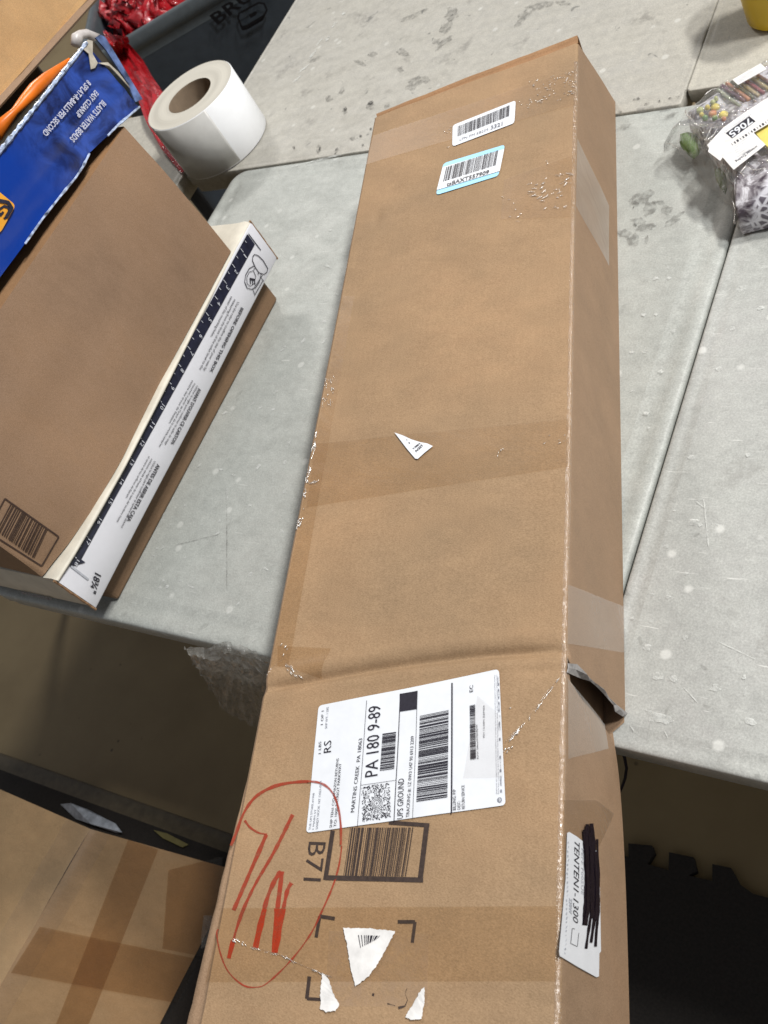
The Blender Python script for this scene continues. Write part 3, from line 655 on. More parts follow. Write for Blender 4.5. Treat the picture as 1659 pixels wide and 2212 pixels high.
patch(ik, [wL(829, 414), wL(941, 395), wL(937, 508), wL(829, 524)], P3, 6, 6)
bars(ik, wL(706, 893), wL(722, 662), Vector(wL(796, 880)) - Vector(wL(706, 893)), Vector(wL(806, 650)) - Vector(wL(722, 662)), P3, 30, 11, 0.55)
bars(ik, wL(937, 1088), wL(955, 552), Vector(wL(1130, 1060)) - Vector(wL(937, 1088)), Vector(wL(1136, 517)) - Vector(wL(955, 552)), P3, 52, 12, 0.56)
bars(ik, wL(1272, 828), wL(1268, 490), Vector(wL(1308, 822)) - Vector(wL(1272, 828)), Vector(wL(1302, 484)) - Vector(wL(1268, 490)), P3, 50, 13, 0.6)
def tx(b, x0, y0, x1, y1, x2, y2, bold=False, m=None): text(m or ik, b, wL(x0, y0), wL(x1, y1), wL(x2, y2), P3, bold)
tx('PA 180 9-89', 692, 922, 712, 482, 612, 935)
tx('MARTINS CREEK  PA 18063', 549, 1150, 598, 690, 526, 1153)
tx('UPS GROUND', 853, 1192, 859, 940, 815, 1196)
tx('TRACKING #: 1Z 0W3 U47 90 6913 2209', 893, 1184, 918, 675, 872, 1186)
tx('RS', 403, 776, 405, 702, 356, 783)
tx('BILLING: P/P', 1184, 1140, 1182, 1010, 1165, 1142); tx('DESC:', 1211, 1136, 1210, 1082, 1193, 1138); tx('RETURN SERVICE', 1239, 1132, 1236, 984, 1220, 1134)
tx('TO: 1000 PATRIOT PARKWAY', 437, 1240, 468, 845, 420, 1243); tx('SHIP TEN1 C/O AMAZON RETURNS', 410, 1246, 452, 815, 394, 1248)
tx('EC', 1288, 404, 1289, 362, 1266, 408); tx('Ref 01: D8mwWTRR4RJTM', 1324, 822, 1318, 610, 1314, 823)
tx('ISH 13.00N ZZP450', 1362, 690, 1362, 490, 1352, 692); tx('1 LBS', 340, 786, 342, 710, 324, 788); tx('1 OF 1', 352, 605, 358, 518, 337, 607)
for k in range(4):
    rr = 8 + k*9 if k else 4; cx_, cy_ = 689, 1096; q = [wL(cx_ + rr*math.cos(a*math.pi/12), cy_ + rr*1.05*math.sin(a*math.pi/12)) for a in range(25)]
    stroke(ik, q, 1.0, P3)
ik.make('print', M['ink'], ship)
ik = MB(); r = random.Random(5)                  # the dotted dispatch code around the rings
for k in range(620):
    s, t_ = r.random(), r.random(); x = 600 + 175*s - 10*t_; y = 1210 - 215*t_ - 28*s
    if (x-689)**2 + (y-1096)**2 < 42**2: continue
    d = r.choice([0, 1, 2]); l = r.uniform(4, 11); dx, dy = [(1, -0.15), (0.4, -0.9), (0.5, 0.8)][d]
    line(ik, wL(x, y), wL(x+dx*l, y+dy*l), 1.1, P3)
ik.make('dot_code', M['ink'], ship)
ik = MB()
for b, x0, y0, x1, y1, x2, y2 in (('THE UPS STORE #1908', 277, 1260, 300, 1030, 265, 1262), ('1 MAIN ST', 298, 1256, 312, 1130, 286, 1258), ('SANDY HOOK  NY 11021-0001', 322, 1256, 346, 955, 308, 1258),
    ('SHP WT: 1 LBS', 378, 628, 388, 495, 364, 630), ('Shipments are subject to the terms and conditions of carriage in force at the time of acceptance and limit liability', 1440, 1040, 1428, 300, 1433, 1041), ('Diversion contrary to law is prohibited. See the current tariff for details of the return service and its terms', 1452, 1038, 1441, 300, 1445, 1039), ('ISH 13.00F', 1470, 1030, 1452, 310, 1460, 1031)):
    tx(b, x0, y0, x1, y1, x2, y2, m=ik)
ik.make('small_print', M['ink_grey'], ship)
ik = MB(); q = [wL(1455 + 15*math.cos(a*math.pi/8), 1077 + 16*math.sin(a*math.pi/8)) for a in range(16)]; ik.poly([P3(x) for x in q]); ik.make('shield_mark', M['ink_grey'], ship)
ik = MB(); text(ik, 'ups', wL(1462, 1088), wL(1459, 1066), wL(1449, 1090), P5, True); ik.make('shield_lettering', M['white_paper'], ship)
tape([wL(1228, 945), wL(1318, 430), wL(1470, 560), wL(1480, 940)], P5, 'tape_pale', 'clear_pouch')

# ---- printing on the board
ik = MB()
fr = [(wL(410, 1262), wL(366, 1572), 9.5), (wL(366, 1557), wL(975, 1572), 11), (wL(955, 1580), wL(1000, 1220), 11), (wL(1015, 1233), wL(760, 1213), 9)]
for a, b, w in fr: line(ik, a, b, w, P4)
bars(ik, wL(478, 1545), wL(868, 1550), Vector(wL(520, 1245)) - Vector(wL(478, 1545)), Vector(wL(914, 1245)) - Vector(wL(868, 1550)), P4, 34, 21, 0.56, 5)
text(ik, 'B71', wL(240, 1335), wL(236, 1568), wL(370, 1328), P4, True) if False else None
text(ik, 'B71', wL(262, 1332), wL(230, 1575), wL(370, 1336), P4)
for c, a, b in ((wN(822, 920), wN(915, 935), wN(800, 1052)), (wN(1415, 955), wN(1308, 955), wN(1398, 1085)), (wN(740, 1432), wN(760, 1295), wN(830, 1437))):
    line(ik, c, a, 8, P4); line(ik, c, b, 7, P4)
q = [wN(1240, 1462), wN(1262, 1468), wN(1290, 1475)]; stroke(ik, q, lambda s: 5*(1-s*0.6), P4, 0.8, 3)
stroke(ik, [wN(1310, 1490), wN(1350, 1478), wN(1365, 1440), wN(1352, 1400), wN(1365, 1370)], 4, P4, 0.9, 4); stroke(ik, [wN(1148, 1405), wN(1160, 1410)], 5, P4, .3, 8)
ik.make('board_print', M['ink_brown'], carton)
# ---- red marker
def smooth(P, k=6):
    P = [Vector(p) for p in P]; out = []
    for i in range(len(P)-1):
        p0, p1, p2, p3 = P[max(i-1, 0)], P[i], P[i+1], P[min(i+2, len(P)-1)]
        for j in range(k):
            t_ = j/k; out.append(0.5*((2*p1) + (p2-p0)*t_ + (2*p0-5*p1+4*p2-p3)*t_*t_ + (3*p1-p0-3*p2+p3)*t_**3))
    return out + [P[-1]]
def ink_mat(name, c, al):
    t = NT(name); t.col(t.mix(t.noise(90, 3), mul(c, 0.85), mul(c, 1.15))); t.rough(0.8); t.b.inputs['Specular IOR Level'].default_value = 0.2
    t.link(t.math('MULTIPLY', t.ramp(t.noise(260, 4, 0.75), [(0.28, 0.55), (0.6, 1.0)]), al), t.b.inputs['Alpha']); return t.m
M['marker'] = ink_mat('red_marker_ink', (0.34, 0.045, 0.022), 0.86); M['marker_deep'] = ink_mat('red_marker_ink_glossy', (0.40, 0.036, 0.008), 0.93)
ik = MB()
circ = [wN(268, 480), wN(300, 400), wN(345, 280), wN(415, 180), wN(520, 115), wN(640, 85), wN(760, 80), wN(845, 100), wN(905, 160), wN(940, 260), wN(955, 400), wN(945, 560), wN(905, 720), wN(830, 900), wN(760, 1040), wN(640, 1200), wN(500, 1335), wN(420, 1362), wN(340, 1345), wN(250, 1260), wN(200, 1140), wN(180, 1030), wN(190, 1000)]
cs_ = smooth(circ); n1_, n2_ = 6*6-1, 10*6+3
stroke(ik, cs_[:n1_+1], lambda s: 7.0 - 1.5*s, P4, 0.35, 2); stroke(ik, cs_[n1_:n2_+1], lambda s: 5.5 - 1.5*s, P3, 0.3, 2); stroke(ik, cs_[n2_:], lambda s: 4.0 - 1.0*s, P4, 0.35, 3)
stroke(ik, smooth([wN(352, 322), wN(385, 365), wN(440, 400), wN(492, 408)]), lambda s: 6 - 3*s, P4, 0.3, 5)
stroke(ik, smooth([wN(487, 410), wN(450, 500), wN(385, 650), wN(285, 882)]), 9, P4, 0.3, 6)
stroke(ik, smooth([wN(648, 285), wN(540, 510), wN(420, 720), wN(345, 880), wN(300, 1010), wN(285, 1070)]), lambda s: 8 - 2.5*s, P4, 0.35, 7)
stroke(ik, smooth([wN(478, 870), wN(505, 780), wN(545, 690), wN(580, 640)]), lambda s: 8 + 2*s, P4, 0.3, 9); stroke(ik, smooth([wN(585, 640), wN(575, 740), wN(560, 870)]), 10, P4, 0.2, 10)
stroke(ik, smooth([wN(645, 712), wN(620, 760), wN(597, 870)]), 9, P4, 0.4, 11)
ik.make('marker_writing', M['marker'], carton)
ik = MB()
stroke(ik, smooth([wN(283, 1068), wN(255, 1182)]), 10, P4, 0.15, 12); stroke(ik, smooth([wN(480, 872), wN(450, 990), wN(422, 1118)]), 11.5, P4, 0.2, 13)
stroke(ik, smooth([wN(560, 872), wN(550, 1000), wN(540, 1148)]), lambda s: 13 - 2*s, P4, 0.15, 14); stroke(ik, smooth([wN(597, 872), wN(572, 1010), wN(550, 1145)]), 10, P4, 0.2, 15)
ik.make('marker_under_tape', M['marker_deep'], carton)
# ---- torn white scraps near the end
for nm, px in (('torn_label_scrap', [wN(972, 995), wN(1130, 998), wN(1297, 1015), wN(1250, 1110), wN(1190, 1220), wN(1130, 1300), wN(1052, 1358), wN(1020, 1240), wN(1000, 1110)]),
               ('torn_label_scrap', [wN(848, 1278), wN(885, 1310), wN(910, 1400), wN(948, 1475), wN(925, 1510), wN(870, 1518), wN(828, 1498), wN(832, 1390)]),
               ('torn_label_scrap', [wN(1478, 1360), wN(1475, 1450), wN(1462, 1560), wN(1400, 1568), wN(1360, 1550), wN(1395, 1480), wN(1440, 1400)])):
    def jag(P, a=2.2):
        o = []
        for i in range(len(P)):
            p, q = Vector(P[i]), Vector(P[(i+1) % len(P)]); k = max(2, int((q-p).length/3)); d = (q-p).normalized(); nn = Vector((-d.y, d.x))
            for m_ in range(k): o.append(p.lerp(q, m_/k) + nn*a*nz(p.x*.1+m_*.55, i*2.3, 4))
        return o
    oc = px[0]; px = jag(px)
    s_ = obj(nm, [P3(q) for q in px], [tuple(range(len(px)))], M['white_torn'], carton)
    if oc == wN(972, 995):
        ik = MB(); bars(ik, wN(1068, 1040), wN(1205, 1045), Vector((5, 28)), Vector((-8, 8)), P5, 9, 31, 0.45, 2); ik.make('barcode_remnant', M['ink'], s_)
rs_ = stain_mat('label_residue', (0.47, 0.33, 0.22), 0.34); mb = MB(); cn2 = [wN(880, 1010), wN(1500, 1030), wN(1490, 1480), wN(860, 1480)]; patch(mb, cn2, mkput(0.0003), 24, 24); mb.make('label_residue', rs_, carton)
# ---- side label
px = [wS(180, 355), wS(205, 345), wS(380, 465), wS(540, 830), wS(548, 1640), wS(528, 1690), wS(525, 1915), wS(495, 1920), wS(300, 1815), wS(95, 1690), wS(90, 1640), wS(150, 1200)]
px = [wS(182, 358), wS(206, 346), wS(290, 395), wS(375, 462), wS(520, 560), wS(535, 860), wS(547, 1640), wS(530, 1665), wS(526, 1912), wS(500, 1922), wS(300, 1812), wS(98, 1690), wS(90, 1640), wS(118, 1350), wS(165, 850)]
sl = obj('side_label', [Q2(q) for q in px], [tuple(range(len(px)))], M['white_paper'], carton, label='crumpled white address label with scribbled-out line')
ik = MB(); text(ik, 'TENTEN1-1300', wS(262, 420), wS(240, 1310), wS(318, 470), Q3)
for a, b in (((262, 1398), (232, 1392)), ((232, 1392), (215, 1555)), ((215, 1555), (288, 1590)), ((288, 1590), (305, 1440))): line(ik, wS(*a), wS(*b), 1.0, Q3)
ik.make('lettering', M['ink'], sl)
ik = MB(); text(ik, 'PEN: F005UE', wS(336, 520), wS(332, 1020), wS(362, 535), Q3); text(ik, '220W', wS(200, 1060), wS(198, 1225), wS(232, 1075), Q3, True)
r = random.Random(3)
for k in range(26):
    y = 450 + k*48; line(ik, wS(195 + r.uniform(-12, 12) - k*1.5, y), wS(192 - k*1.5, y + r.uniform(10, 26)), r.uniform(1, 3), Q3)
ik.make('faded_print', M['ink_faint'], sl)
ik = MB(); r = random.Random(9)
sc_ = [([(368, 320), (372, 450), (385, 800), (380, 1100), (358, 1358)], 12), ([(398, 262), (405, 480), (408, 900), (400, 1200), (378, 1360)], 13), ([(442, 255), (462, 450), (470, 800), (462, 1150), (450, 1280)], 15),
       ([(420, 360), (432, 560), (440, 900), (432, 1250), (395, 1500), (380, 1612)], 9), ([(500, 425), (505, 600), (515, 830), (512, 1200), (490, 1420), (480, 1588)], 8), ([(450, 480), (490, 800), (492, 1100), (452, 1400), (432, 1545)], 10), ([(385, 480), (402, 900), (398, 1200), (365, 1350)], 12), ([(440, 500), (438, 900), (440, 1280)], 12), ([(480, 560), (495, 900), (490, 1200), (478, 1300)], 10)]
for i, (pts, w) in enumerate(sc_): 
    put_ = mkside(0.0014 + i*0.00007); stroke(ik, [wS(*p) for p in pts], w*0.62, put_, 0.2, i)
ik.make('scribble', M['marker_black'], sl)

# ================================================================== ruler box and its stack
XR = -0.868; ZT, ZB = 0.121, 0.054
XN = Vector((1, 0, 0))
XT = [(0.10, -0.866), (0.213, -0.8615), (0.25, -0.8585), (0.30, -0.857), (0.36, -0.857), (0.46, -0.8625), (0.57, -0.8705), (0.66, -0.8755), (0.735, -0.878), (0.9, -0.88)]
def xlip(y): return max(interp(XT, y), xr(y))
def xr(y): return -0.8650 - 0.0125*(y-0.213)/0.52
def mkr(eps):
    def f_(q):
        p = on(q, (XR, 0, 0), XN)
        for _ in range(5): p = on(q, (xr(p.y), 0, 0), XN)
        return on(q, (xr(p.y)+eps, 0, 0), XN)
    return f_
class RPut:
    def __init__(s, e): s.e = e; s.f = mkr(e)
    def __call__(s, q): return s.f(q)
    def drop(s, p): return Vector((xr(p.y) + s.e, p.y, p.z))
R1, R2, R3 = RPut(0.0011), RPut(0.0015), RPut(0.0019)
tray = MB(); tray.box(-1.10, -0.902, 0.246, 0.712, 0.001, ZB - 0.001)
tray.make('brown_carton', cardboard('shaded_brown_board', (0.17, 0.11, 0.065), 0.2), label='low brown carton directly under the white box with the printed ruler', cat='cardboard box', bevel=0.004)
YA, YB = 0.2145, 0.733
rb = thing('ruler_box', (-1.0, 0.47, ZB), 'white flat cardboard box with black printed ruler along its side, text upside down', 'cardboard box')
mb = MB()
rows = []
n = 60
def sag(s): return 0.0012*nz(s*9, 2.1)
for i in range(n+1):
    y = YA + (YB-YA)*i/n; s = i/n; w = 0.0; b2 = 0.0028*math.sin(s*9)*s*(1-s)
    XR = xr(y)
    rows.append([(XR-0.002+w*0.4, y, ZB+b2), (XR+0.0+w*0.2, y, ZB+0.003+b2), (XR, y, 0.085), (XR, y, ZT-0.004), (XR-0.0015, y, ZT-0.001+sag(s)*.3), (XR-0.005, y, ZT+sag(s))])
mb.grid(rows)
for i in (0, n): pass
side = mb.make('ruler_side', M['white_board'], rb, smooth=True)
mb = MB()
xy = lambda i: xlip(YA+(YB-YA)*i/n)
mb.grid([[(xr(YA+(YB-YA)*i/n)-0.0005, YA+(YB-YA)*i/n, ZT-0.006), (xy(i)-0.0015, YA+(YB-YA)*i/n, ZT-0.0035), (xy(i)-0.0005, YA+(YB-YA)*i/n, ZT-0.001), (xy(i)-0.005, YA+(YB-YA)*i/n, ZT+sag(i/n))] for i in range(n+1)])
mb.grid([[(xy(i)-0.005, YA+(YB-YA)*i/n, ZT+sag(i/n)), (xy(i)-0.009, YA+(YB-YA)*i/n, ZT+0.0012+sag(i/n)), (xy(i)-0.022, YA+(YB-YA)*i/n, ZT-0.0008), (xy(i)-0.05, YA+(YB-YA)*i/n, ZT-0.001), (-1.22, YA+(YB-YA)*i/n, ZT-0.001)] for i in range(n+1)])
mb.make('lid', M['cream_board'], rb, smooth=True)
XR = xr(YA)
mb = MB(); mb.grid([[(x, YA+0.0005+0.003*math.sin(k*1.1)*(-1), z) for x in (XR-0.001, XR-0.1, XR-0.2, -1.22)] for k, z in enumerate((ZB+0.002, 0.07, 0.09, ZT-0.001))])
mb.make('end_flap', M['cream_board'], rb, smooth=True)
mb = MB(); mb.grid([[(x, YB, z) for x in (xr(YB)-0.001, -1.22)] for z in (ZB+0.002, ZT-0.001)]); mb.make('far_end', M['white_board'], rb)
for y, s in ((YA-0.0015, 1), (YB+0.0005, 1)):
    mb = MB(); XR = xr(y)
    P = [(XR-0.001, y + 0.0008*nz(k*.9, y*9), ZB + (ZT-ZB)*k/10) for k in range(11)]
    mb.tube(P, [0.0016 + 0.0007*nz(k*1.3, 3) for k in range(11)], 6)
    mb.make('cut_edge', M['kraft_edge'], rb)
# ruler
ik = MB()
# band between the start (top right) and the arrow tip
top_e = [wF(1308, 222), wF(1180, 440), wF(1060, 640), wF(940, 850), wF(800, 1090), wF(690, 1290), wG(940, 350), wG(830, 545), wG(700, 770), wG(560, 1010), wG(430, 1230), wG(310, 1410), wG(188, 1650)]
bot_e = [wF(1366, 286), wF(1240, 500), wF(1115, 705), wF(990, 915), wF(850, 1150), wF(745, 1350), wG(1040, 340), wG(930, 530), wG(800, 745), wG(650, 1000), wG(500, 1250), wG(400, 1410), wG(290, 1600)]
bt_ = [(R1(a), R1(b)) for a, b in zip(top_e, bot_e)]
zb_ = sum(b.z for a, b in bt_)/len(bt_); ZK = ZT - 0.006
y0_, y1_ = R1(top_e[0]).y, R1(wG(285, 1600)).y
ny = len(bt_); my = sum(b.y for a, b in bt_)/ny; sl_ = sum((b.y-my)*(b.z-zb_) for a, b in bt_)/sum((b.y-my)**2 for a, b in bt_)
zk = lambda y: ZT-0.0045
zb2 = lambda y: zb_ + sl_*(y-my)
yk = [y0_+(y1_-y0_)*k/40 for k in range(41)]
ik.grid([[(xr(y)+0.0011, y, zk(y)), (xr(y)+0.0011, y, zb2(y))] for y in yk])
e_ = xr(y1_)+0.0012
ik.add([(e_, y1_, zb_-0.004), (e_, y1_-0.014, ZK-0.002), (e_, y1_, ZK)], [(0, 1, 2)])
e_ = xr(y0_)+0.001
ik.add([(e_, y0_+0.0015, zb_-0.016), (e_, y0_+0.0028, zb_-0.016), (e_, y0_+0.0028, ZK), (e_, y0_+0.0015, ZK)], [(0, 1, 2, 3)])
ik.make('ruler_band', M['navy'], side)
wt = MB(); yt0 = R1(wF(1283, 355)).y; yt18 = R1(wG(205, 1560)).y; inch = (yt0-yt18)/17.0
def textp(mb, b, o, u, w, bold=False):
    vs, fs = glyphs(b, bold); x0 = min(v.x for v in vs); x1 = max(v.x for v in vs); o, u, w = Vector(o), Vector(u), Vector(w)
    mb.add([o + u*((v.x-x0)/(x1-x0)) + w*(v.y/CAP) for v in vs], fs)
for k in range(1, 19):
    y = yt0 - inch*(k-1); x = xr(y) + 0.0022
    a_, b_ = zk(y), zb2(y); h_ = a_-b_
    wt.add([(x, y, a_-0.0005), (x, y-0.0008, a_-0.0005), (x, y-0.0008, a_-h_*0.42), (x, y, a_-h_*0.42)], [(0, 1, 2, 3)])
    yh = y + inch/2
    wt.add([(x, yh, a_-0.0005), (x, yh-0.0007, a_-0.0005), (x, yh-0.0007, a_-h_*0.25), (x, yh, a_-h_*0.25)], [(0, 1, 2, 3)])
    wd = 0.0034 if k < 10 else 0.0062
    if k == 1: wd = 0.0014
    textp(wt, str(k), (x, y-0.0012, b_+h_*0.48), (0, -wd, 0), (0, 0, -h_*0.38))
wt.make('ruler_marks', plain('white_ruler_ink', (0.62, 0.64, 0.70), 0.4, 0.1, 200, bump=0), side)
ik = MB()
def rt(b, A, B, Ct, bold=False): text(ik, b, A, B, Ct, R1, bold)
rt('BEFORE OPENING THIS BOX', wF(1258, 728), wF(1035, 1182), wF(1276, 738), True)
for i, b in enumerate(('Use the ruler to confirm the size of your seat by', 'measuring from the front of the toilet bowl to the', 'center of the mounting holes.')):
    A = [(1231, 688), (1208, 670), (1186, 648)][i]; B = [(990, 1172), (962, 1165), (1040, 935)][i]
    rt(b, wF(*A), wF(*B), wF(A[0]+15, A[1]+9))
rt('AVANT D\'OUVRIR CE CARTON', wG(1335, 100), wG(1090, 588), wG(1362, 112), True)
for i, b in enumerate(('Utiliser la regle pour confirmer la taille du siege', 'mesurant a partir de l\'avant de la cuvette jusqu\'au', 'centre des trous de fixation.')):
    A = [(1318, 78), (1298, 55), (1278, 30)][i]; B = [(1035, 598), (985, 615), (1070, 412)][i]; rt(b, wG(*A), wG(*B), wG(A[0]+16, A[1]+10))
rt('ANTES DE ABRIR ESTA CAJA', wG(972, 768), wG(700, 1270), wG(1000, 782), True)
for i, b in enumerate(('Utilice la regla para confirmar el tamano del asiento', 'midiendo desde el frente de la taza del inodoro hasta', 'el centro de los orificios de fijacion.')):
    A = [(945, 742), (918, 722), (895, 700)][i]; B = [(650, 1330), (612, 1278), (690, 1068)][i]; rt(b, wG(*A), wG(*B), wG(A[0]+16, A[1]+10))
rt('18\u00be"', wG(425, 1725), wG(372, 1890), wG(478, 1755), True)
line(ik, wG(200, 1662), wG(285, 1640), 1.2, R1)
# seat drawing
def sk(pts, w=1.6): stroke(ik, [wF(*p) for p in pts], w, R1)
sk([(1352, 355), (1340, 372), (1338, 400), (1360, 450), (1385, 485), (1420, 497), (1440, 480), (1446, 455), (1415, 400), (1380, 365), (1352, 355)])
sk([(1350, 435), (1315, 455), (1290, 500), (1283, 550), (1300, 592), (1330, 602), (1360, 590), (1385, 550), (1398, 505), (1400, 490)])
sk([(1345, 470), (1315, 480), (1298, 515), (1300, 560), (1320, 580), (1350, 560), (1362, 510), (1345, 470)], 1.2)
sk([(1410, 500), (1350, 590)], 1.0); sk([(1415, 535), (1352, 645)], 1.4); sk([(1340, 600), (1355, 640)], 1.0); sk([(1398, 520), (1418, 545)], 1.0)
for c in ((1350, 458), (1378, 492)): sk([(c[0]-3, c[1]), (c[0]+3, c[1])], 3.0)
text(ik, 'E', wF(1302, 500), wF(1320, 570), wF(1358, 500), R1, True) if False else None
text(ik, 'E', wF(1318, 520), wF(1322, 562), wF(1355, 528), R1, True)
ik.make('lettering', M['ink'], side)
ik = MB(); line(ik, wG(212, 1672), wG(365, 1790), 4.5, R1); ik.make('grey_rule', M['ink_faint'], side)
ik = MB()
pe = lambda q: on(q, (0, YA-0.0035, 0), Vector((0, 1, 0)))
r = random.Random(4)
for k in range(22):
    x = 118 + k*7.6; y = 152 + k*1.75; line(ik, w6(x, y + 1100*0 + r.uniform(-4, 4)) if False else win(0, 1800, 1.7463)(x, y + r.uniform(-5, 4)), win(0, 1800, 1.7463)(x+r.uniform(3, 9), y+r.uniform(2, 10)), r.uniform(1.5, 4), pe)
ik.make('end_print', M['ink_grey'], rb)

# tall brown carton standing on it
xb = at(w1(1287, 1400), ZT).x
A0, A1 = at((499, 543), ZT+0.002), at((116, 1222), ZT+0.002)
LN = Vector((math.cos(0.09), 0, math.sin(0.09))); 
def lean(q, p0=A0, eps=0.0): return on(q, (p0.x, 0, p0.z), LN) + LN*eps
B0, B1 = lean((268, 274)), lean((0, 598))
yb = A1.y - 0.0
A1 = at((196, 1114), ZT+0.0015); A0 = at((499, 543), ZT+0.0015); A2 = A1 + (A1-A0)*((A1.y-0.232)/(A0.y-A1.y))
BC = [at(q, ZT+0.0015) for q in ((90, 1246), (100, 1234), (118, 1212), (150, 1172), (196, 1106), (261, 996), (330, 860), (402, 722), (499, 543))]; upv = (B0-A0)*1.0; LN = (A0-A1).cross(upv).normalized(); LN = LN if LN.x > 0 else -LN; PL0 = A0.copy(); dep = Vector((-0.30, 0, 0.02))
bc = thing('brown_carton', tuple(A0), 'tall plain brown carton with printed barcode frame, standing on the white ruler box', 'cardboard box')
def pl3(T, s):
    s *= len(T)-1; i = min(int(s), len(T)-2); return T[i].lerp(T[i+1], s-i)
fr_ = []
for i in range(31):
    b_ = pl3(BC, i/30); s0 = A2.lerp(A0, (b_.y-A2.y)/(A0.y-A2.y)); s0 = s0.lerp(BC[0].lerp(BC[-1], (b_.y-BC[0].y)/(BC[-1].y-BC[0].y)), 0.5); g = 1 + 0.06*(1-i/30)
    fr_.append([(b_.lerp(s0, min(1, j/7)) + upv*g*j/14) + LN*(0.0025*nz(i*.2, j*.25, 3) + 0.003*math.sin(math.pi*j/14)) for j in range(15)])
mb = MB()
mb.grid(fr_); fpb = mb.make('front_panel', M['kraft_brown'], bc, smooth=True)
mb = MB(); mb.grid([[p, p + Vector((-0.002, 0.001, 0)), p + dep] for p in fr_[-1]]); mb.make('end_panel', M['kraft_brown'], bc)
mb = MB(); mb.grid([[p, p + dep] for p in fr_[0]]); mb.make('end_panel', M['kraft_brown'], bc)
mb = MB(); mb.grid([[r[-1], r[-1] + dep] for r in fr_]); mb.make('top_panel', M['kraft_dark'], bc)
ik = MB(); fo_ = fpb; tree_ = BVHTree.FromPolygons([v.co.copy() for v in fo_.data.vertices], [tuple(p.vertices) for p in fo_.data.polygons])
def pb(q):
    h_ = tree_.ray_cast(O, ray(q).normalized())
    return (h_[0] if h_[0] else on(q, PL0, LN)) - ray(q).normalized()*0.0012
c4 = [w6(28, 592), w6(328, 805), w6(232, 968), w6(0, 818)]; c4[3] = w6(-70, 775)
for a, b in ((c4[0], c4[1]), (c4[1], c4[2]), (c4[2], c4[3]), (c4[3], c4[0])): line(ik, a, b, 3.2, pb)
bars(ik, w6(10, 615) if False else w6(60, 620), w6(265, 765), Vector(w6(-20, 770)) - Vector(w6(60, 620)), Vector(w6(190, 925)) - Vector(w6(265, 765)), pb, 22, 41, 0.5, 3)
ik.make('barcode_print', plain('print_on_brown', (0.05, 0.028, 0.02), 0.6, 0.3, 200, bump=0), bc)

# blue toy box on top
LB = Vector((math.cos(0.10), 0, math.sin(0.10)))
Z0 = on((253, 271), (B0.x-0.004, 0, B0.z), LN)
pz = B0 + Vector((0.004, 0, 0.0))
def blu(q, eps=0.0): return on(q, pz, LB) + LB*eps
bb = thing('toy_box', tuple(blu((297, 217))), 'glossy blue worn toy box with upside-down white lettering, on the brown carton', 'box')
b1, b2, b3, b4 = blu((297, 219)), blu((186, 93)), blu((0, 326)), blu((0, 598))
b3 = b3 + (b3-b2)*0.5; b4 = b4 + (b4-b1)*0.5
lowe = [blu(q) for q in (w3(1470, -195), w3(1240, 0), w3(1110, 135), w3(940, 300), w3(870, 440), w3(790, 560), w3(640, 740), w3(450, 980), w3(220, 1310), w3(0, 1610), w3(-400, 2190))]
upe = [b2.lerp(b3, i/10) for i in range(11)]
rows = [[a.lerp(b, j/10) + LB*0.002*nz(i*.5, j*.5) for j in range(11)] for i, (a, b) in enumerate(zip(lowe, upe))]
mb = MB(); mb.grid(rows); mb.make('front_panel', M['blue'], bb, smooth=True)
dp = Vector((-0.11, 0, 0.0)); mb = MB(); mb.grid([[r[0]+Vector((-0.002, 0, 0.001)), r[0]+dp] for r in rows]); mb.make('bottom_panel', M['void_shade'], bb)
mb = MB(); mb.grid([[r[0]+dp, r[5]+dp] for r in rows]); mb.make('back_panel', M['void_shade'], bb)  # bottom and back coloured near black to stand in for the gap's shade
mb = MB(); gl_ = []
for i in range(60):
    s = i/59; p = upe[0].lerp(upe[-1], s); gl_.append(p + LB*0.001)
mb.tube(gl_, [0.0022 + 0.0014*nz(i*1.3, 2) for i in range(60)], 6); 
for seg_ in ((0, 2), (3, 8)):
    P = [];
    for i in range(seg_[0], seg_[1]):
        for k in range(6): P.append(lowe[i].lerp(lowe[i+1], k/6) + LB*0.0012)
    mb.tube(P, [0.0011 + 0.0012*abs(nz(i*1.1, 4)) for i in range(len(P))], 6)
mb.make('worn_edge', M['blue_worn'], bb)
# open torn far end
inn = plain('grey_board_inside', (0.36, 0.33, 0.28), 0.8, 0.4, 60)
back = Vector((-0.035, 0.004, 0.004))
mb = MB(); mb.poly([blu(wU(1010, 455), 0.002), blu(wU(960, 440), 0.001), blu(wU(905, 545), .002), blu(wU(965, 600), .0025), blu(wU(985, 770), .003), blu(wU(1030, 755), .003), blu(wU(1060, 700), .003), blu(wU(1010, 600), .002)])
mb.poly([blu(wU(1060, 700), .003), blu(wU(1190, 735), .003), blu(wU(1290, 840), .003), blu(wU(1420, 980), .003), blu(wU(1300, 800), .0015), blu(wU(1180, 690), .0015)])
mb.make('torn_flap', inn, bb, solid=0.001)
mb = MB(); mb.poly([blu(wU(1150, 415)) , blu(wU(1560, 1095)), blu(wU(1480, 1130)), blu(wU(1400, 930)), blu(wU(1290, 760)), blu(wU(1160, 560)), blu(wU(1040, 420)), blu(wU(1090, 385))])
mb.make('end_flap', plain('blue_flap_edge', (0.09, 0.14, 0.30), 0.35, 0.8, 70), bb, solid=0.002)
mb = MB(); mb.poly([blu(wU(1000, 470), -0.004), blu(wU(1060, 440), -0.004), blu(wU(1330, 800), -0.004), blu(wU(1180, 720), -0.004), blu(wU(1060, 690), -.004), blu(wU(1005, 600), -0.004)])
mb.make('inside_shade', M['void_shade'], bb)  # dark sheet standing in for shade inside the torn end
ik = MB(); pbl = lambda q: blu(q, 0.0032)
text(ik, '8 SPLAT-R-BALLS PER SECOND', wU(945, 885), wU(445, 1465), wU(990, 935), pbl, True)
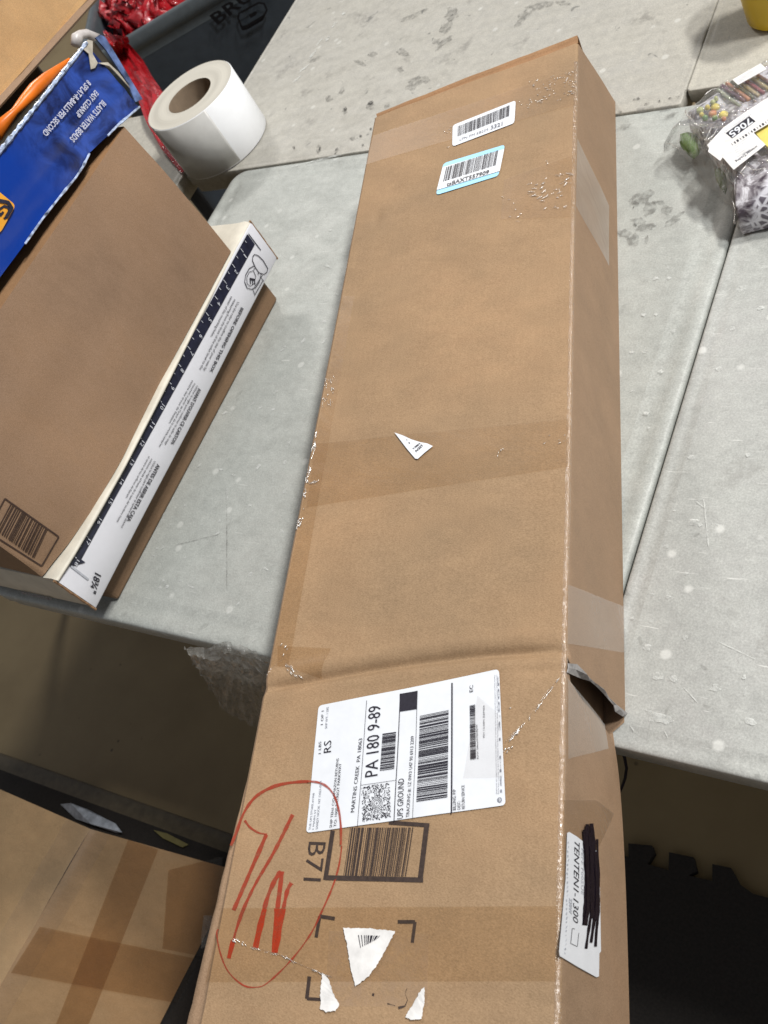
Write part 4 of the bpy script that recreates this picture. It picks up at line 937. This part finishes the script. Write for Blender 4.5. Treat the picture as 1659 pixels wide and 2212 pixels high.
text(ik, 'EASY CLEANUP', wU(1028, 998), wU(810, 1262), wU(1072, 1045), pbl, True)
text(ik, 'BLASTS WATER BEADS', wU(1108, 1108), wU(745, 1530), wU(1155, 1158), pbl, True)
ik.make('lettering', M['text_white'], bb)
ik = MB(); ik.poly([pbl(q) for q in rpoly([w3(-300, 480), w3(150, 850), w3(-20, 1150), w3(-350, 1000)], 10)]); lg = ik.make('logo_panel', M['gold'], bb)
ik = MB(); text(ik, 'G', w3(25, 820), w3(-65, 930), w3(125, 900), lambda q: blu(q, 0.004), True); stroke(ik, [w3(-40, 800), w3(60, 820), w3(100, 880), w3(40, 980)], 8, lambda q: blu(q, 0.0045)); 
ik.make('logo_lettering', M['navy'], bb)

# orange thing, pale clip, added dark gap filler and big carton behind
mb = MB(); zo = 0.40
mb.tube([on(wU(*p), (b2.x-0.05, 0, 0), XN) for p in ((765, 655), (650, 750), (520, 860), (390, 980), (270, 1110), (160, 1230), (-60, 1470))], [0.002, 0.004, 0.0065, 0.0075, 0.006, 0.004, 0.009], 10)
mb.make('toy_gun', M['orange'], smooth=True, label='orange plastic toy edge showing behind the top edge of the blue box', cat='toy')
mb = MB(); pcx = b2.x - 0.075
mb.tube([on(wU(*p), (pcx, 0, 0), XN) for p in ((835, 500), (845, 420), (890, 380), (960, 370), (1020, 400), (1090, 400))], [0.006, 0.007, 0.005, 0.005, 0.0055, 0.003], 8)
mb.make('plastic_clip', plain('grey_white_plastic', (0.50, 0.47, 0.46), 0.35, 0.2), smooth=True, label='small grey-white curved plastic piece behind the torn end of the blue box', cat='plastic piece')
bx = b2.x - 0.13
ub = lambda q: on(q, (bx, 0, 0), Vector((1, 0, 0.12)).normalized())
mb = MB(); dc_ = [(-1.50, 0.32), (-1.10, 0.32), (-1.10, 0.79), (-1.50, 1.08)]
mb.hexa([(x, y, 0.002) for x, y in dc_] + [(x, y, 0.33) for x, y in dc_]); mb.make('gap_shade_block', M['void_shade'], label='added dark block standing in for the shade in the gap between the blue box and the large taped carton', cat='cardboard box', bevel=0.004)  # block added to fill the gap, its shade put into the colour
big = thing('large_carton', tuple(ub((60, 60))), 'large kraft carton with glossy tape filling the top left corner', 'cardboard box')
q0, q1, q2, q3 = ub(wU(1080, -140)), ub(wU(-80, 1140)), ub((-420, 60)), ub((60, -420))
mb = MB(); mb.grid([[q0.lerp(q1, i/12).lerp(q3.lerp(q2, i/12), j/12) + Vector((0.004*nz(i*.4, j*.4), 0, 0)) for j in range(13)] for i in range(13)]); mb.make('front_panel', M['kraft_far'], big, smooth=True)
r0, r1 = ub(wU(1250, -140)) , ub(wU(-80, 1340))
mb = MB(); mb.grid([[a + Vector((-0.001*k*0, 0, 0)) for a in (q0.lerp(q1, i/10), q0.lerp(q1, i/10) + Vector((0.004, 0, -0.006)), r0.lerp(r1, i/10) + Vector((-0.012, 0, 0)))] for i in range(11) for k in (0,)]); mb.make('side_flap', M['kraft_brown'], big)
mb = MB(); mb.grid([[q0, q3], [q0 + Vector((-0.3, 0, 0)), q3 + Vector((-0.3, 0, 0))]]); mb.grid([[q0, q1], [q0 + Vector((-0.3, 0, 0)), q1 + Vector((-0.3, 0, 0))]]); mb.make('back_panel', M['kraft_far'], big)
mb = MB(); patch(mb, [(-60, -40), (180, -20), (110, 70), (-60, 250)], lambda q: ub(q) + Vector((0.006, 0, 0)), 10, 10); mb.make('tape', M['tape_pale'], big, smooth=True)

# ================================================================== tote bin with red film
ZR = -0.03
ra, rb_, = at(w1(716, 225), ZR), at(w1(1055, 22), ZR)
dr = (rb_-ra).normalized(); ra = ra - dr*0.14; rb2 = ra + dr*0.85; nr = Vector((dr.y, -dr.x, 0)); 
if nr.dot(Vector((0.3, -1, 0))) < 0 and nr.dot(Vector((1, 0, 0))) < 0: nr = -nr
tote = thing('storage_bin', tuple(ra.lerp(rb2, .5) - nr*0.2 - Vector((0, 0, 0.5))), 'dark slate grey plastic bin with rolled rim and raised black letters, red film inside', 'bin')
def side_row(p, q, k=20): return [p.lerp(q, i/k) for i in range(k+1)]
back_ = -nr*0.46
corners = [ra, rb2, rb2 + back_, ra + back_]
mb = MB()
ctr_ = sum(corners, Vector())/4
def loopz(sc, z):
    out = []
    for i in range(4):
        c0, c1, c2 = corners[i-1], corners[i], corners[(i+1) % 4]; r = 0.05
        a = c1 + (c0-c1).normalized()*r; b = c1 + (c2-c1).normalized()*r
        for k in range(6):
            s = k/5; p = a*(1-s)**2 + c1*2*s*(1-s) + b*s*s; p = ctr_ + (p-ctr_)*sc; out.append(Vector((p.x, p.y, z)))
    return out
mb.grid([loopz(0.90, ZF+0.01), loopz(0.955, -0.30), loopz(0.985, -0.06)], True); mb.f.append(tuple(range(24))); wall_ = mb.make('bin_wall', M['bin'], tote, smooth=True)
mb = MB(); mb.grid([loopz(0.88, ZF+0.02), loopz(0.965, -0.06)], True); mb.make('bin_inside', M['bin_in'], tote, smooth=True)
mb = MB(); L0 = loopz(1.0, ZR); rim_rows = []
for r_, z_ in ((0.965, -0.05), (0.965, -0.02), (0.975, -0.004), (0.99, 0.0), (1.005, -0.008), (1.01, -0.022), (1.003, -0.036), (0.985, -0.04), (0.985, -0.06)): rim_rows.append(loopz(r_, ZR + z_ + 0.01))
mb.grid(rim_rows, True); mb.make('rim', plain('slate_rim', (0.085, 0.10, 0.11), 0.35, 0.1), tote, smooth=True)
ik = MB(); ff = lambda q: on(q, corners[0]*0.985 + ctr_*0.015 + nr*0.012, nr)
text(ik, 'BRUTE', w1(1212, 138), w1(1560, -120), w1(1165, 88), ff, True)
stroke(ik, [w1(*p) for p in ((1325, 100), (1330, 75), (1440, 15), (1470, 20), (1485, 55), (1460, 110), (1375, 160), (1350, 165), (1325, 100))], 4, ff)
ik.poly([ff(w1(*p)) for p in ((1350, 165), (1375, 160), (1460, 110), (1470, 80), (1370, 140), (1342, 145))])
ik.poly([ff(w1(*p)) for p in ((1385, 82), (1420, 62), (1432, 70), (1425, 84), (1395, 102))])
ik.make('raised_letters', M['bin_ink'], tote)
# red film: crumpled sheet inside and hanging over the corner
def crumple(c, put, n, m, amp, mat, name, label, cat, sc=1.0, solid=0):
    mb = MB(); a, b, cc, d = [Vector(x) for x in c]; rows = []
    for i in range(n+1):
        row = []
        for j in range(m+1):
            q = a.lerp(b, j/m).lerp(d.lerp(cc, j/m), i/n); e = 10*sc*Vector((nz(i*.5, j*.5, 1), nz(i*.5, j*.5, 7))) if (i in (0, n) or j in (0, m)) else Vector((0, 0))
            p = put(q+e); row.append(p + (Vector((nz(i*.16, j*.16, 2), nz(i*.18, j*.15, 5), nz(i*.2, j*.18, 9))) + 0.4*Vector((nz(i*.5, j*.5, 3), nz(i*.45, j*.5, 6), nz(i*.5, j*.55, 1))))*amp)
        rows.append(row)
    mb.grid(rows); return mb.make(name, mat, label=label, cat=cat, smooth=True, solid=solid)
crumple([(205, -70), (430, -70), (355, 25), (262, 60)], lambda q: at(q, -0.06), 64, 64, 0.07, M['red_film'], 'red_film', 'shiny crumpled red plastic film piled inside the dark bin', 'plastic film')
strip = [w1(590, 180), w1(660, 245), w1(720, 260), w1(740, 330), w1(790, 420), w1(850, 500), w1(880, 560)]
mb = MB(); rows = []
lft = [w1(572, 170), w1(600, 260), w1(650, 330), w1(700, 420), w1(740, 500), w1(775, 570), w1(820, 690), w1(900, 830), w1(1010, 965)]
rgt = [w1(640, 195), w1(712, 205), w1(722, 250), w1(800, 340), w1(850, 430), w1(905, 510), w1(870, 590), w1(910, 800), w1(1030, 945)]
zz = [0.06, 0.045, 0.0, -0.01, 0.0, 0.012, 0.02, 0.012, 0.006]
for i, (a, b) in enumerate(zip(lft, rgt)):
    for k in range(3 if i < 8 else 1):
        s = k/3; A = Vector(a).lerp(Vector(lft[min(i+1, 8)]), s); B = Vector(b).lerp(Vector(rgt[min(i+1, 8)]), s); z = zz[i] + (zz[min(i+1, 8)]-zz[i])*s
        rows.append([at(A.lerp(B, j/8), z) + Vector((0, 0, 0.012*nz(i+k*.3, j*.7, 2)*(1 if i < 6 else 0.15))) for j in range(9)])
mb.grid(rows); mb.make('red_bag', M['red_film'], label='red plastic bag draped from the bin down beside the white roll', cat='plastic bag')

# ================================================================== paper roll
HR = 0.103
cT = at((414, 206), HR); e1, e2 = at((323, 272), HR), at((495, 136), HR); RR = (e1-e2).length/2; cR = (e1+e2)/2; cR = Vector((cR.x, cR.y, 0.0))
roll = thing('label_roll', (cR.x, cR.y, 0.0), 'upright roll of white labels with a brown core on the table corner', 'paper roll')
hc = at(w1(1055, 530), HR); rh = 0.5*(at(w1(950, 625), HR) - at(w1(1160, 440), HR)).length; off = Vector((hc.x-cR.x, hc.y-cR.y, 0)); rh = min(rh, RR*0.5)
N_ = 96
def ringp(r, z, o=Vector()): return [cR + o + Vector((r*math.cos(2*math.pi*i/N_), r*math.sin(2*math.pi*i/N_), z)) for i in range(N_)]
mb = MB(); mb.grid([ringp(RR-0.0008, 0.0015), ringp(RR, 0.0025), ringp(RR, HR-0.0012), ringp(RR-0.0012, HR)], True); outer = mb.make('outer_wrap', M['roll_paper'], roll, smooth=True)
mb = MB(); rr_ = []
for k in range(13):
    s = k/12; r = (RR-0.0012)*(1-s) + rh*s; rr_.append(ringp(r, HR - 0.0012*math.sin(s*9)*.6, off*s))
mb.grid(rr_, True); sd_ = mb.make('wound_side', M['roll_side'], roll, smooth=True)
sd_.data.transform(Matrix.Translation(-cR)); sd_.location = cR; sd_.matrix_parent_inverse = Matrix.Translation(-cR)
mb = MB(); mb.grid([ringp(rh, HR, off), ringp(rh*0.985, HR-0.003, off), ringp(rh*0.98, 0.002, off)], True); mb.make('core', M['core'], roll, smooth=True)
# the loose outer turn: grey liner with its end step
a1 = math.atan2(*(lambda p: (p.y-cR.y, p.x-cR.x))(at(w1(1340, 895), 0.0)))
a0 = a1 - math.radians(78)
mb = MB(); rows = []
for z in (0.004, HR*0.5, HR-0.0005): rows.append([cR + Vector(((RR+0.0009)*math.cos(a0 + (a1-a0)*i/30 ), (RR+0.0009)*math.sin(a0 + (a1-a0)*i/30), z)) for i in range(31)])
mb.grid(rows); mb.make('liner_tail', M['roll_liner'], roll, smooth=True, solid=0.0004)

# ================================================================== yellow cup
cc_ = at((1662, 52), 0.0) ; bl, br_ = at((1611, 48), 0.0), at((1659, 112), 0.0)
rad = 0.041; ccx = at(w4(1330, 140), 0).x; pa_, pb_ = at(w4(1343, 145), 0), at(w4(1515, 302), 0); md_ = (pa_+pb_)/2; dd_ = (pb_-pa_); pn_ = Vector((-dd_.y, dd_.x, 0)).normalized()
if pn_.dot(Vector((1, 1, 0))) < 0: pn_ = -pn_
cup_c = md_ + pn_*math.sqrt(max(0, rad**2 - dd_.length**2/4)); cup_c.z = 0.001
cup = thing('cup', tuple(cup_c), 'yellow plastic cup at the top right corner, casting a round shadow', 'cup')
mb = MB(); rs = [(0.0, 0.0), (rad*0.9, 0.0), (rad, 0.004), (rad*1.05, 0.03), (rad*1.14, 0.095), (rad*1.17, 0.097), (rad*1.15, 0.099), (rad*1.10, 0.094), (rad*0.96, 0.006), (0.0, 0.005)]
mb.grid([[cup_c + Vector((max(r, 1e-4)*math.cos(2*math.pi*i/48), max(r, 1e-4)*math.sin(2*math.pi*i/48), z)) for i in range(48)] for r, z in rs], True)
mb.make('cup_wall', M['yellow'], cup, smooth=True)

# ================================================================== bag of party toys
ZC = 0.040
bag = thing('toy_bag', tuple(at((1620, 320), 0)), 'clear plastic bag of colourful party toys with white label reading 7065', 'bag of toys')
top_px = [wB(330, 760), wB(560, 600), wB(880, 400), wB(1250, 190), wB(2000, -150), wB(2200, 1200), wB(1500, 1750), wB(1120, 1820), wB(900, 1880), wB(880, 1720), wB(960, 1560), wB(880, 1400), wB(700, 1200), wB(560, 1030), wB(420, 900)]
bt = [at(p, ZC) for p in top_px]; cb = sum(bt, Vector())/len(bt)
def lump(x, y): return 0.0035*nz(x*60, y*60, 1) + 0.006*nz(x*18, y*18, 4)
t = NT('printed_toys'); 
v = t.voro(115, vec=None, out='Color'); e = t.voro(115, 'DISTANCE_TO_EDGE')
pur = t.ramp(t.noise(55, 4, 0.65, None, 0.8), [(0.36, (0.06, 0.045, 0.06)), (0.48, (0.27, 0.25, 0.27)), (0.58, (0.64, 0.63, 0.67)), (0.70, (0.26, 0.23, 0.23))])
lat = t.ramp(e, [(0.10, (0.72, 0.72, 0.78)), (0.22, (0.15, 0.135, 0.165))])
a = t.mix(t.ramp(t.noise(16, 2), [(0.45, 0.0), (0.55, 1.0)]), pur, lat); t.col(a); t.rough(0.35); t.bump(e, 0.6, 0.002)
M['toys'] = t.m
mb = MB(); rows = []
for k, (s, z) in enumerate(((1.0, 0.002), (1.03, 0.015), (1.02, 0.030), (0.97, 0.039), (0.85, 0.044), (0.65, 0.046), (0.4, 0.047), (0.15, 0.047), (0.01, 0.047))):
    rr2 = []
    for i in range(len(bt)):
        for m_ in range(8):
            p = bt[i].lerp(bt[(i+1) % len(bt)], m_/8); q = cb + (p-cb)*s; f_ = max(0, (s-0.5)/0.5)
            rr2.append(Vector((q.x, q.y, z + (lump(q.x, q.y) if k > 1 else 0))))
    rows.append(rr2)
mb.grid(rows, True); mb.make('contents', M['toys'], bag, smooth=True)
BT = lambda e: (lambda q: (lambda p: Vector((p.x, p.y, p.z)))(at(q, 0.0495+e)))
cols = {'y': (0.72, 0.60, 0.16), 'g': (0.20, 0.34, 0.12), 'o': (0.62, 0.26, 0.12), 'l': (0.48, 0.52, 0.24)}
for i, (x, y, rx, c) in enumerate(((568, 697, 28, 'y'), (660, 695, 48, 'y'), (630, 770, 44, 'o'), (757, 783, 50, 'y'), (480, 728, 40, 'l'), (500, 785, 26, 'y'), (540, 820, 30, 'g'), (655, 822, 30, 'g'), (632, 640, 30, 'l'), (670, 595, 22, 'l'), (760, 835, 26, 'o'))):
    c0 = at(wB(x, y), 0.050); r = rx/3.687/1.4756/F*0.98*1.15; mb = MB()
    mb.grid([[c0 + Vector((r*s*math.cos(a*math.pi/8), r*s*math.sin(a*math.pi/8), h)) for a in range(16)] for s, h in ((1, -0.003), (1.0, -0.0005), (0.7, 0.0012), (0.02, 0.0016))], True)
    k = 'candy_' + c
    if k not in M: M[k] = plain(k, cols[c], 0.3, 0.1)
    mb.make('round_bead', M[k], bag, smooth=True)
for i, (a, b, w, c) in enumerate((((690, 500), (960, 700), 11, (0.30, 0.32, 0.24)), ((735, 455), (1010, 640), 13, (0.13, 0.06, 0.09)), ((800, 430), (1060, 620), 13, (0.45, 0.20, 0.11)), ((855, 410), (1110, 600), 10, (0.10, 0.10, 0.05)),
        ((960, 425), (1170, 570), 12, (0.38, 0.30, 0.18)), ((1020, 395), (1230, 540), 12, (0.26, 0.07, 0.09)), ((1100, 370), (1300, 500), 12, (0.42, 0.36, 0.20)), ((1160, 335), (1350, 450), 12, (0.20, 0.09, 0.08)))):
    mb = MB(); P = [at(wB(*a), 0.047).lerp(at(wB(*b), 0.050), k/5) for k in range(6)]; mb.tube(P, w/2/3.687/1.4756*4.4/F*0.9, 8)
    mb.make('stick', plain('stick_%d' % i, c, 0.4, 0.35, 90), bag, smooth=True)
for i, (px, c) in enumerate((([(235, 1010), (330, 980), (440, 1010), (505, 1090), (480, 1200), (400, 1275), (340, 1240), (225, 1120)], (0.13, 0.24, 0.055)), ([(650, 1420), (720, 1400), (790, 1480), (800, 1600), (770, 1690), (700, 1600), (650, 1500)], (0.14, 0.21, 0.06)))):
    mb = MB(); c_ = [at(wB(*p), 0.022) for p in px]; cm = sum(c_, Vector())/len(c_)
    mb.grid([[cm + (p-cm)*s + Vector((0, 0, h)) for p in c_] for s, h in ((0.85, -0.008), (0.88, 0), (0.6, 0.004), (0.01, 0.005))], True); mb.make('green_toy', plain('green_plastic_%d' % i, mul(c, 0.8), 0.6, 0.5, 90), bag, smooth=True)
mb = MB(); mb.poly([at(wB(*p), 0.0535) for p in ((1120, 1005), (1290, 900), (1400, 850), (1500, 1100), (1280, 1190), (1240, 1150))]); mb.make('yellow_toy', M['candy_y'], bag, solid=0.002)
mb = MB(); mb.poly([at(wB(*p), 0.0530) for p in ((1105, 1010), (1300, 880), (1320, 930), (1170, 1045))]); mb.make('dark_red_toy', plain('maroon', (0.16, 0.035, 0.05), 0.4), bag, solid=0.002)
LP = lambda e: (lambda q: at(q, 0.059+e))
px = [(568, 1155), (760, 950), (1000, 780), (1320, 570), (1600, 420), (1600, 700), (1290, 905), (1115, 1010), (1255, 1150), (880, 1445), (752, 1300), (720, 1340), (580, 1235), (590, 1190)]
lab = obj('white_label', [LP(0)(wB(*p)) for p in px], [tuple(range(len(px)))], M['white_torn'], bag, solid=0.0005)
ik = MB(); ik.poly([LP(.0006)(wB(*p)) for p in ((785, 1012), (1062, 812), (1138, 872), (862, 1074))]); blk = ik.make('number_panel', M['ink'], lab)
ik = MB(); text(ik, '7065', wB(1078, 832), wB(812, 1022), wB(1112, 868), LP(.001), True) if False else None
text(ik, '7065', wB(1062, 832), wB(815, 1010), wB(1110, 884), LP(.001), True); ik.make('number', M['white_paper'], lab)
ik = MB(); text(ik, 'oriental Trading', wB(1150, 1155), wB(895, 1340), wB(1168, 1175), LP(.0006), True)
for k in range(14):
    x = 860 + k*33; y = 1140 - k*21.5; line(ik, wB(x-8, y-8), wB(x+10, y+14), 1.2+1.6*((k*7) % 3), LP(.0006))
line(ik, wB(985, 1265), wB(1075, 1208), 1.0, LP(.0006))
ik.make('lettering', M['ink'], lab)
ik = MB(); text(ik, 'PMWW00370651', wB(1070, 775), wB(735, 1005), wB(1085, 798), LP(.0006))
for k in range(7): line(ik, wB(880+k*6, 1170+k*26), wB(1035+k*6, 1070+k*26), 0.8, LP(.0006))
ik.make('faint_print', M['ink_faint'], lab)
lb2 = obj('strip_label', [at(wB(*p), 0.0585) for p in ((868, 385), (1195, 195), (1268, 262), (930, 448))], [(0, 1, 2, 3)], M['white_torn'], bag, solid=0.0005)
ik = MB()
for k in range(3): line(ik, wB(895+k*14, 395+k*12), wB(1190+k*14, 228+k*12), 0.8, lambda q: at(q, 0.0591))
ik.make('faint_print', M['ink_faint'], lb2)
# crinkled film over it all, with a pointed loose corner at the left
mb = MB(); film_px = [wB(60, 1260), wB(130, 1130), wB(210, 960), wB(310, 740), wB(560, 560), wB(850, 370), wB(1250, 170), wB(2000, -180), wB(2300, 1300), wB(1500, 1880), wB(1180, 1960), wB(890, 2080), wB(885, 1920), wB(690, 1760), wB(470, 1500), wB(215, 1205)]
fz = [0.012, 0.02, 0.03, 0.045, 0.05, 0.05, 0.05, 0.05, 0.04, 0.02, 0.008, 0.003, 0.003, 0.003, 0.003, 0.004]
fp = [at(p, z) for p, z in zip(film_px, fz)]; cf = Vector((cb.x, cb.y, 0.053)); rows = []
for k, s in enumerate((1.0, 0.96, 0.9, 0.82, 0.7, 0.5, 0.3, 0.1, 0.01)):
    row = []
    for i in range(len(fp)):
        for m_ in range(6):
            p = fp[i].lerp(fp[(i+1) % len(fp)], m_/6); q = cf + (p-cf)*s; z = p.z + (0.053-p.z)*min(1, (1-s)*4.5)**0.6
            row.append(Vector((q.x, q.y, z + 0.0035*nz(q.x*60, q.y*60, 3) + 0.0015*nz(q.x*170, q.y*170, 8))))
    rows.append(row)
mb.grid(rows, True); mb.make('clear_film', M['film_thin'], bag)

mb = MB()
for path, z, r_ in ((((310, 740), (320, 790), (400, 850), (420, 900), (560, 930)), 0.045, 0.0011), (((550, 1095), (590, 1000), (620, 950), (700, 940)), 0.052, 0.0008), (((700, 940), (640, 1040), (560, 1100)), 0.052, 0.0007), (((865, 1690), (860, 1760), (895, 1900), (885, 2070)), 0.012, 0.0009),
    (((1050, 1290), (1020, 1400), (960, 1470), (1000, 1520)), 0.053, 0.0007), (((890, 2080), (1010, 1960), (1060, 1920), (1180, 1850), (1300, 1740)), 0.004, 0.0012), (((1040, 1400), (1120, 1450), (1250, 1420)), 0.054, 0.0007), (((540, 560), (620, 500), (690, 480)), 0.052, 0.0008), (((880, 450), (900, 470)), 0.055, 0.001), (((820, 500), (870, 510)), 0.055, 0.0008), (((760, 655), (775, 680)), 0.054, 0.0009), (((960, 1990), (1060, 1990), (1150, 1900)), 0.006, 0.0008), (((100, 1130), (150, 1140), (240, 1200)), 0.02, 0.0006)):
    P = []
    for i in range(len(path)-1):
        for k in range(4): P.append(at(Vector(wB(*path[i])).lerp(Vector(wB(*path[i+1])), k/4), z))
    P.append(at(wB(*path[-1]), z)); mb.tube([p + Vector((0.0006*nz(i*1.3, z*90), 0.0006*nz(i*1.1, 5), 0.0008*nz(i, 8))) for i, p in enumerate(P)], [r_*(0.4 + 1.1*abs(nz(i*.9, z*50))) for i in range(len(P))], 6)
mb.make('film_fold_glints', M['glint'], bag, smooth=True, kind='stuff')  # highlights along the bag's film folds, built as pale glossy tubes
# ================================================================== small table details
mb = MB(); cl = [at(p, z) for p, z in ((w7(1085, 290), -0.042), (w7(1590, 350), -0.004), (w7(1500, 790), -0.30), (w7(1300, 640), -0.26))]
fa = [w7(1340, 255), w7(1420, 285), w7(1500, 320), w7(1600, 360)]
rows = []
topl = [w7(1083, 292), w7(1200, 300), w7(1335, 262), w7(1450, 300), w7(1620, 370)]
botl = [w7(1180, 450), w7(1230, 520), w7(1300, 640), w7(1420, 720), w7(1560, 800)]
def pl(T, s): s *= len(T)-1; i = min(int(s), len(T)-2); return Vector(T[i]).lerp(Vector(T[i+1]), s-i)
for i in range(23):
    row = []
    for j in range(25):
        q = pl(topl, j/24).lerp(pl(botl, j/24), i/22); p = on(q, (0, 0.2135-0.012*min(1, i/6), 0), Vector((0, 1, 0)))
        row.append(p + Vector((0, -1, 0))*(0.008*abs(nz(i*.35, j*.45, 3)) + 0.003*nz(i*.9, j*.9, 1)))
    rows.append(row)
mb.grid(rows); mb.make('plastic_film', M['film'], label='clear crinkled plastic film hanging off the table edge left of the long carton', cat='plastic film')
# cable hanging below the edge at right
mb = MB(); P = [on(wC(*p), (0, 0.235, 0), Vector((0, 1, 0))) for p in ((690, 800), (708, 860), (722, 930), (712, 1000), (690, 1060), (665, 1110))]
mb.tube(P, 0.0016, 8); mb.make('cord', M['marker_black'], smooth=True, label='thin dark cord hanging under the table edge right of the carton', cat='cord')
# lost packing crumbs: dark specks and stains with their own shape, lying as thin flakes
fl = plain('dark_flake', (0.07, 0.065, 0.06), 0.8, 0.4, 200)

# ================================================================== taped carton at lower left, on the floor
zt = -0.47
K0, K1 = at(w8(530, 262), zt), at(w8(-60, 1290), zt)
K2 = at((-150, 1640), zt) 
kx = Vector((-1, 0, 0)); top_far_l = K0 + kx*0.5; dK = (K1-K0).normalized(); K1 = K0 + dK*0.60
dirX = (at((0, 1705), zt) - K0).normalized(); K2 = K0 + dirX*0.5; K3 = K1 + dirX*0.5
foot0 = at(w8(1400, 510), ZF+0.02); foot1 = K1 + (foot0-K0)
tc = thing('taped_carton', tuple(K0.lerp(K3, .5) - Vector((0, 0, 0.27))), 'kraft carton on the floor at lower left with brown tape strips across its side', 'cardboard box')
def bil(a, b, c, d, n, m, w=0.0, nn=Vector((0, 0, 1))): return [[a.lerp(b, j/m).lerp(d.lerp(c, j/m), i/n) + nn*w*nz(i*.4, j*.4, 3) for j in range(m+1)] for i in range(n+1)]
mb = MB(); mb.grid(bil(K0, K2, K3, K1, 10, 10, 0.004)); mb.make('top_panel', cardboard('kraft_lit_top', (0.46, 0.315, 0.17), 0.4, 0.05, 0.5), tc, smooth=True)  # lighter copy of the kraft: light on the top put into its colour
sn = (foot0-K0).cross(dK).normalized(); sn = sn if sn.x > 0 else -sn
mb = MB(); mb.grid(bil(K0, foot0, foot1, K1, 12, 10, 0.003, sn)); mb.make('side_panel', cardboard('kraft_shaded_side', (0.36, 0.235, 0.125), 0.5, 0.05, 0.5), tc, smooth=True)  # darker copy of the kraft: shade put into the side's colour
dn = Vector((0.0, -0.02, -0.26)); mb = MB(); mb.poly([K0, K0+dn, K2+dn, K2]); mb.make('far_panel', M['kraft_dark'], tc)
sp_ = lambda e: (lambda q: on(q, K0, sn) + sn*e)
def st_tape(px, e): mb = MB(); patch(mb, [w8(*p) for p in px], sp_(e), 8, 8); mb.make('tape_strip', M['tape_brown'], tc, smooth=True)
st_tape([(750, 320), (925, 380), (400, 1700), (210, 1700)], 0.004)
st_tape([(230, 830), (1250, 1040), (1100, 1290), (60, 1100)], 0.0052)
st_tape([(985, 500), (1300, 420), (1300, 1030), (950, 960)], 0.0046)
mb = MB(); rows = []
for i in range(31):
    p = K0.lerp(K1, i/30); rows.append([p + dirX*0.055 + Vector((0, 0, 0.005+0.002*nz(i*.6, 1))), p + dirX*0.02 + Vector((0, 0, 0.007+0.003*nz(i*.7, 2))), p + Vector((0.0, 0, 0.004+0.003*nz(i*.8, 3))), p + (foot0-K0).normalized()*0.02 + sn*(0.005+0.002*nz(i*.7, 4)), p + (foot0-K0).normalized()*0.035 + sn*0.004])
mb.grid(rows); mb.make('edge_tape', M['tape_pale'], tc, smooth=True)
mb = MB(); mb.grid([[on(w8(*p), K0, sn) + sn*(0.01+0.01*k) for p in a] for k, a in enumerate((((1185, 760), (1230, 760)), ((1160, 860), (1225, 860)), ((1145, 935), (1215, 900))))]); 
mb.make('loose_tape_end', M['film'], tc)

S.render.engine = 'CYCLES'
